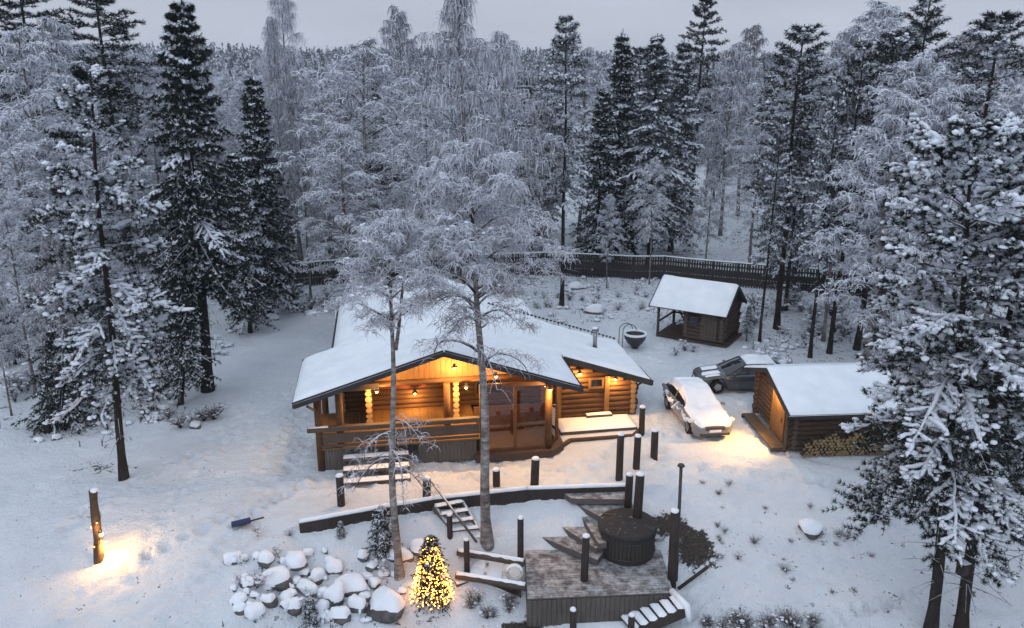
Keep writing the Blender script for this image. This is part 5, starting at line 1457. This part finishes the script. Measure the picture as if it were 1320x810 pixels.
# behind the cabin
ft('t', 590, -10, 47, 'tallest weeping frosted birch right behind the cabin roof', None, 1.25, 0)
ft('t', 645, 40, 51, 'weeping frosted birch behind the cabin, right of the tallest one', None, 1.25, 1)
ft('b', 470, 58, 50, 'bushy frosted birch behind the left side of the cabin roof', None, 1.35, 2)
ft('b', 440, 160, 46, 'lower arching frosted birch beside the rear left roof corner', None, 1.4, 0)
ft('b', 545, 130, 55, 'frosted birch filling the gap between the two behind the cabin', None, 1.3, 4)
ft('b', 512, 12, 76, 'pale frosted birch with its tip above the far ridge, left of centre', None, .9, 1)
ft('b', 415, 120, 60, 'frosted birch behind the left fence', None, 1.2, 3)
ftb('t', (379, 387), 20, 'thin pale birch before the left fence, left one of two', None, .6, 0)
ftb('b', (401, 388), 70, 'thin pale birch before the left fence, right one of two', None, .6, 1)
ft('t', 362, -14, 66, 'very tall airy birch with bare top against the sky at left', None, .95, 1)
ft('s', 322, 92, 51, 'dark spruce right behind the tallest spruce, before the left fence', None, 1.15, 0)
ft('s', 300, 190, 47, 'lower dark spruce touching the tallest spruce from behind', None, 1.0, 0)
ft('s', 345, 200, 60, 'dark spruce beyond the left fence', None, 1.2, 0)
# left wood
LW = [('d', 15, -45, 60, 'dark pine crown at the top left corner'), ('d', 122, -32, 58, 'big dark pine crown above the frosted birches at left'),
      ('b', 22, 40, 46, 'frosted birch at the left edge below the corner pine'), ('b', 62, 28, 52, 'high frosted birch between the two dark pine crowns'),
      ('b', 100, 95, 60, 'frosted birch below the big dark pine crown'), ('b', 165, 70, 64, 'frosted birch left of the tallest spruce'),
      ('b', 195, 150, 56, 'lower frosted birch touching the tallest spruce at its left'), ('b', 8, 150, 40, 'low frosted birch cut by the left edge'),
      ('b', 55, 175, 41, 'low frosted birch behind the near left pine'), ('b', 150, 190, 47, 'frosted birch right behind the near left pine crown'),
      ('s', 30, 215, 44, 'dark spruce low in the birches at the left edge'), ('s', 110, 250, 50, 'dark spruce hidden behind the near left pine'),
      ('b', 275, 130, 68, 'frosted birch right of the tallest spruce'), ('b', 245, 100, 76, 'far frosted birch behind the tallest spruce')]
for k, x, y, Y, lb in LW: ft(k, x, y, Y, lb, 'trees of the left wood', 1.3)
ftb('b', (103, 545), 300, 'white birch trunk beside the bushy young spruce at left', None, .9, 3)
ftb('b', (15, 536), 300, 'thin leaning birch at the far left edge', None, .6, 1)
ftb('b', (46, 507), 250, 'grey birch trunk behind the white one at the left edge', None, .9, 0)
for i, q in enumerate(((168, 488), (178, 492))): ftb('b', q, 330, ['left stem of the thin pair behind the near left pine', 'right stem of the thin pair behind the near left pine'][i], None, .5, i)

# ---- the forest beyond the fence: every tree on its own as far as 150 m
zones = {'b': ('snow frosted birch in the forest beyond the fence', 'frosted birches of the forest beyond the fence'), 'p': ('snowy pine in the forest beyond the fence', 'snowy pines of the forest beyond the fence'), 's': ('snowy spruce in the forest beyond the fence', 'snowy spruces of the forest beyond the fence')}
placed = []
tries = 0
while len(placed) < 232 and tries < 9000:
    tries += 1
    y = 62 + (rf.random() ** 1.7) * 90
    x = rf.uniform(-.72, .72) * (y + 8)
    pxx = 660 + F * x / (y * math.cos(PITCH))
    if 850 < pxx < 1000 and y < 92 and rf.random() > .16: continue
    if 640 < pxx < 860 and y < 68: continue
    if any((x - a) ** 2 + (y - b) ** 2 < (2.9 if y < 90 else 4.2) ** 2 for a, b in placed): continue
    placed.append((x, y))
    left = pxx < 640
    kind = rf.choice(['b', 'p', 's'], p=[.72, .10, .18] if left else [.45, .30, .25])
    H = rf.uniform(9.5, 14.5) if y < 110 else rf.uniform(11, 15)
    if not left: H *= 1.1
    if rf.random() < .22 and y < 85: kind = 'b'; H = rf.uniform(5.5, 8.5)
    ftree(kind, x, y, H, zones[kind][0], zones[kind][1], 1.2)

# ---- young spruces filling the foot of the forest
for _ in range(64):
    y = rf.uniform(62.5, 84); x = rf.uniform(-.70, .70) * (y + 6); pxx = 660 + F * x / (y * math.cos(PITCH))
    if 640 < pxx < 1010 and rf.random() < .8: continue
    ftree('s', x, y, rf.uniform(4.5, 9), 'young snowy spruce at the foot of the forest beyond the fence', 'young spruces at the foot of the forest', 1.5)

# ---- the far wood, one mass up to the ridge
fwm = MB(); rq = np.random.default_rng(9)
n_ = 10500
Y = np.where(rq.random(n_) < .38, 140 + rq.random(n_) * 300, 430 + rq.random(n_) * 470); X = rq.uniform(-.78, .78, n_) * (Y + 20)
Hh = rq.uniform(9, 15.5, n_) ; con = rq.random(n_) < np.where(Y > 560, .80, .30)
Z0 = ground_h(X, Y)
for cf, cnt, kz in ((False, 30, 0), (True, 30, 1)):
    sel = con == cf; m_ = int(sel.sum())
    for lod, (lo, hi, c_) in enumerate(((0, 300, cnt), (300, 9999, 20))):
        ss_ = sel & (Y >= lo) & (Y < hi); m_ = int(ss_.sum())
        if not m_: continue
        x, y, z, h = X[ss_], Y[ss_], Z0[ss_], Hh[ss_]
        u = np.sort(rq.random((m_, c_)), 1); a = rq.random((m_, c_)) * 6.283
        if cf: rad = h[:, None] * .16 * (1 - u) ** .9 + .15; hz_ = h[:, None] * (.12 + .88 * u)
        else: rad = h[:, None] * .17 * np.sin((u * .9 + .06) * 3.0).clip(.15); hz_ = h[:, None] * (.3 + .7 * u)
        s = np.linspace(0, 1, 4)
        Pm = np.stack([x[:, None, None] + np.cos(a)[..., None] * rad[..., None] * s, y[:, None, None] + np.sin(a)[..., None] * rad[..., None] * s,
                       z[:, None, None] + hz_[..., None] + (h[:, None, None] * (.10 * s - .17 * s ** 2 if not cf else -.03 * s - .05 * s ** 2))], -1).reshape(-1, 4, 3)
        wdt = (.26 if not cf else .32) * (1.0 if lod == 0 else 2.6)
        fwm.strands(Pm, wdt * np.array([.5, 1, .8, .25])[None] * rq.uniform(.6, 1.3, (len(Pm), 1)), 2, 0 if not cf else 1, False)
        if cf:
            k = rq.random(len(Pm)) < .45; fwm.strands(Pm[k] + UP * .18, wdt * .55 * np.array([.2, 1, 1, .3])[None] * np.ones((int(k.sum()), 1)), 2, 2, False)
        T_ = np.stack([np.stack([x, y, z], -1), np.stack([x, y, z + h * .5], -1), np.stack([x, y, z + h], -1)], 1)
        fwm.strands(T_, np.array([.16, .11, .03])[None] * np.ones((m_, 1)), 3, 3)
M['far_frost'] = twig_mat('far_frosted_crowns', (.16, .14, .155), (.55, .56, .63), .30, .70, .35)
fo = fwm.obj('far_forest', [M['far_frost'], M['spruce_f'], M['tsnow'], M['pbark']])
tag(fo, 'far frosted woodland rising to the ridge', kind='stuff')

# ================================================================== LIT CHRISTMAS TREE, SAPLINGS, SHRUBS
def christmas_tree():
    b = at_g(557, 768); t = at_d(556, 691, b[1]); H = t[2] - b[2]
    pr = conifer(61, H, .05, 'spruce', .06, .68, .085, 9, 7, 2, 6, .08, .009, .06, .04, dead=0, wob=.01)
    o = place_tree(pr, 'christmas_tree', 'christmas tree', b, 1, 0, 'small spruce covered in warm fairy lights beside the largest snowy boulder')
    rg = np.random.default_rng(3); n = 800
    u = 1 - rg.random(n) ** .60 * .95 + .0; a = rg.random(n) * 6.283
    rad = .70 * (1 - u) ** .85 * rg.uniform(.80, 1.08, n) + .07
    C = np.stack([rad * np.cos(a), rad * np.sin(a), u * H * .98 + .05 - rad * .25], -1)
    od = np.argsort(C[:, 1]); fb = MB().blobs([(0, 0, 0)], [(.018, .018, .018)], amp=0, lod=0).mesh('fairy_light', M['fairy'])
    for i in od[:100]:
        f = bpy.data.objects.new('fairy_light', fb); COL.objects.link(f); f.parent = o; f.location = tuple(C[i])
    q = MB(); q.blobs(C[od[100:]], np.full((n - 100, 3), .018), amp=0, lod=0, rg=rg); tag(q.obj('fairy_light_string', M['fairy'], o), kind='stuff')
    for z_, e_ in ((.35, 12), (.95, 14), (1.5, 12), (2.0, 8)): lamp('lamp_light', o, (0, 0, z_), e_, r=.25 * (1.1 - z_ / 2.3) + .03)
    return o
christmas_tree()
def shrub(seed, h, n=26, spread=.6, dens=7, w=.010, sn=10):
    rg = np.random.default_rng(seed); c = MB()
    a = rg.random(n) * 6.283; s = np.linspace(0, 1, 5); L_ = h * rg.uniform(.5, 1.1, n); out = rg.uniform(.2, 1.0, n) * spread
    P = np.stack([np.cos(a)[:, None] * out[:, None] * s ** 1.3 * h, np.sin(a)[:, None] * out[:, None] * s ** 1.3 * h, L_[:, None] * (s * 1.15 - .25 * s ** 2.5)], -1)
    c.strands(P, w * (1 - .75 * s)[None] * rg.uniform(.8, 1.5, (n, 1)), 3, 0)
    sv = rg.uniform(.25, 1, (n, dens)); B = np.stack([interp_path(P[i], sv[i]) for i in range(n)]).reshape(-1, 3); m = len(B)
    a2 = rg.random(m) * 6.283; l2 = rg.uniform(.12, .4, m) * h * .6; e = B + np.stack([np.cos(a2) * l2, np.sin(a2) * l2, l2 * rg.uniform(-.2, .7, m)], -1)
    k = rg.random(m) < .5
    Q = np.stack([B, (B + e) / 2 + UP * .03 * h, e], 1)
    c.strands(Q[k], np.array([.7, .55, .25])[None] * w * np.ones((int(k.sum()), 1)), 2, 1); c.strands(Q[~k], np.array([.7, .5, .2])[None] * w * np.ones((int((~k).sum()), 1)), 2, 0)
    if sn: c.blobs(B[rg.choice(m, sn)] + UP * .02, np.stack([rg.uniform(.06, .16, sn), rg.uniform(.06, .16, sn), rg.uniform(.03, .06, sn)], -1) * h ** .5, 2, .25, 0, rg)
    return c.mesh('shrub', [M['twig_bare'], M['twig'], M['tsnow'], M['dead']])
SHB = [shrub(200 + i, 1.0, 26, .7, 8, .012, 12) for i in range(3)]
SHD = [shrub(210 + i, 1.0, 34, .9, 9, .013, 6) for i in range(3)]
for me in SHD: me.materials[0] = M['dead']; me.materials[1] = M['twig_bare']
rh = np.random.default_rng(31)
def put_shrub(pool, px, py, h, label, group):
    p = at_g(px, py); o = bpy.data.objects.new('shrub', pool[int(rh.integers(len(pool)))]); COL.objects.link(o)
    o.location = tuple(p - np.array([0, 0, .04])); o.rotation_euler = (0, 0, rh.random() * 6.28); o.scale = (h * rh.uniform(.9, 1.4),) * 2 + (h,)
    tag(o, label, 'shrub', group)
def many(pool, n, x0, x1, y0, y1, h0, h1, label, group):
    for _ in range(n): put_shrub(pool, rh.uniform(x0, x1), rh.uniform(y0, y1), rh.uniform(h0, h1), label, group)
many(SHB, 34, 965, 1140, 392, 455, .6, 1.7, 'snow-dusted twiggy shrub among the trunks right of the small hut', 'shrubs among the trunks right of the hut')
many(SHB, 20, 300, 450, 378, 402, .5, 1.3, 'snow-dusted shrub in the scrub before the left fence', 'shrubs before the left fence')
many(SHB, 22, 690, 835, 372, 408, .4, .9, 'low snowy shrub on the rough ground behind the cabin wing', 'low shrubs behind the cabin wing')
many(SHD, 10, 178, 295, 535, 562, .35, .75, 'dark leafless scrub poking from snow below the tallest spruce', 'dark scrub below the tallest spruce')
many(SHD, 9, 862, 935, 690, 732, .10, .24, 'dark bare shrub on the bank right of the hot tub', 'dark shrubs right of the hot tub')
many(SHD, 22, 895, 1065, 800, 815, .25, .5, 'dark shrub along the lower edge right of the shore stairs', 'dark shrubs at the lower edge')
many(SHB, 3, 868, 900, 452, 463, .6, .9, 'small snowy shrub on the snow below the hut door', 'shrubs below the hut')
many(SHB, 40, 0, 215, 395, 520, .5, 1.5, 'frosty undergrowth shrub under the trees of the left wood', 'undergrowth of the left wood')
many(SHB, 12, 300, 520, 690, 800, .3, .6, 'little snowy shrub around the rock pile', 'little shrubs around the rock pile')
many(SHD, 8, 600, 690, 775, 800, .3, .6, 'dark low shrub below the stair landing', 'dark shrubs below the landing')
many(SHD, 26, 895, 1130, 610, 770, .10, .32, 'dark weeds sticking out of the snow slope at right', 'weeds on the right slope')
SAP = conifer(63, 1.6, .03, 'spruce', .08, .48, .13, 6, 5, 2, 6, .10, .010, .5, .055, dead=0, wob=.01)
for px, py, h, lb in ((494, 712, 1.75, 'snow-laden spruce sapling left of the slender forked birch'), (402, 806, 1.0, 'thin little spruce sapling at the lower edge before the rock pile'), (440, 692, .6, 'tiny sapling just below the left end of the terrace timber')):
    p = at_g(px, py); place_tree(SAP, 'spruce_sapling', 'sapling', p, h / 1.6, rh.random() * 6, lb)
for px, py, H, lb in ((962, 440, 2.2, 'young dark spruce at the right wall of the hut'), (20, 470, 4.5, 'young dark spruce at the left edge between birch trunks'), (60, 440, 6, 'young spruce behind the thin trunks of the left wood'), (140, 455, 5, 'young spruce behind the near left pine trunk'), (1130, 420, 4, 'young snowy spruce by the far right end of the fence')):
    p = at_g(px, py); place_tree(SP[int(rh.integers(3))], 'spruce_tree', 'tree', p, (H / 16 * 1.4, H / 16 * 1.4, H / 16), rh.random() * 6, lb)

# withered stalks standing through the snow of the forest floor
q_ = MB(); n_ = 26000
X = rh.uniform(-45, 48, n_); Y = rh.uniform(21, 100, n_)
keep = ((Y > 51) | ((X < -16) & (Y > 31)) | ((X > 13) & (Y > 39.5)) | ((X > 2.5) & (Y > 47)) | ((X > 6.2) & (X < 9.5) & (Y < 26.5)) | ((X > -9) & (X < -2) & (Y < 24)) ) & (np.abs(X) < .75 * Y + 4)
keep &= (vnoise(X, Y, 2.2, 12) + .3 * rh.random(n_)) > .62
X, Y = X[keep], Y[keep]; Z = ground_h(X, Y); m_ = len(X)
h_ = rh.uniform(.1, .4, m_); a_2 = rh.random(m_) * 6.28; l_ = rh.uniform(.02, .25, m_)
P = np.stack([np.stack([X, Y, Z - .03], -1), np.stack([X + l_ * .4 * np.cos(a_2), Y + l_ * .4 * np.sin(a_2), Z + h_ * .6], -1), np.stack([X + l_ * np.cos(a_2), Y + l_ * np.sin(a_2), Z + h_], -1)], 1)
q_.strands(P, np.array([.018, .013, .005])[None] * rh.uniform(.6, 1.5, (m_, 1)), 3, 0)
k = rh.random(m_) < .35
q_.blobs(P[k, 2] * .5 + P[k, 0] * .5, np.stack([rh.uniform(.08, .3, int(k.sum())), rh.uniform(.08, .3, int(k.sum())), rh.uniform(.05, .14, int(k.sum()))], -1), 1, .25, 0, rh)
tag(q_.obj('undergrowth', [M['dead'], M['tsnow']]), 'withered stalks and snowy tufts on the forest floor', kind='stuff')

# ================================================================== THE AIR
HZ = bpy.data.materials.new('haze'); HZ.use_nodes = True; t_ = HZ.node_tree; t_.nodes.clear()
o_ = t_.nodes.new('ShaderNodeOutputMaterial'); v_ = t_.nodes.new('ShaderNodeVolumePrincipled')
v_.inputs['Color'].default_value = (.78, .86, .97, 1); v_.inputs['Density'].default_value = .00034
t_.links.new(v_.outputs[0], o_.inputs['Volume'])
q_ = MB(); q_.box(-1150, 1150, -70, 1560, -8, 52)
tag(q_.obj('haze', HZ), 'thin cold haze over the snowy forest', kind='stuff')
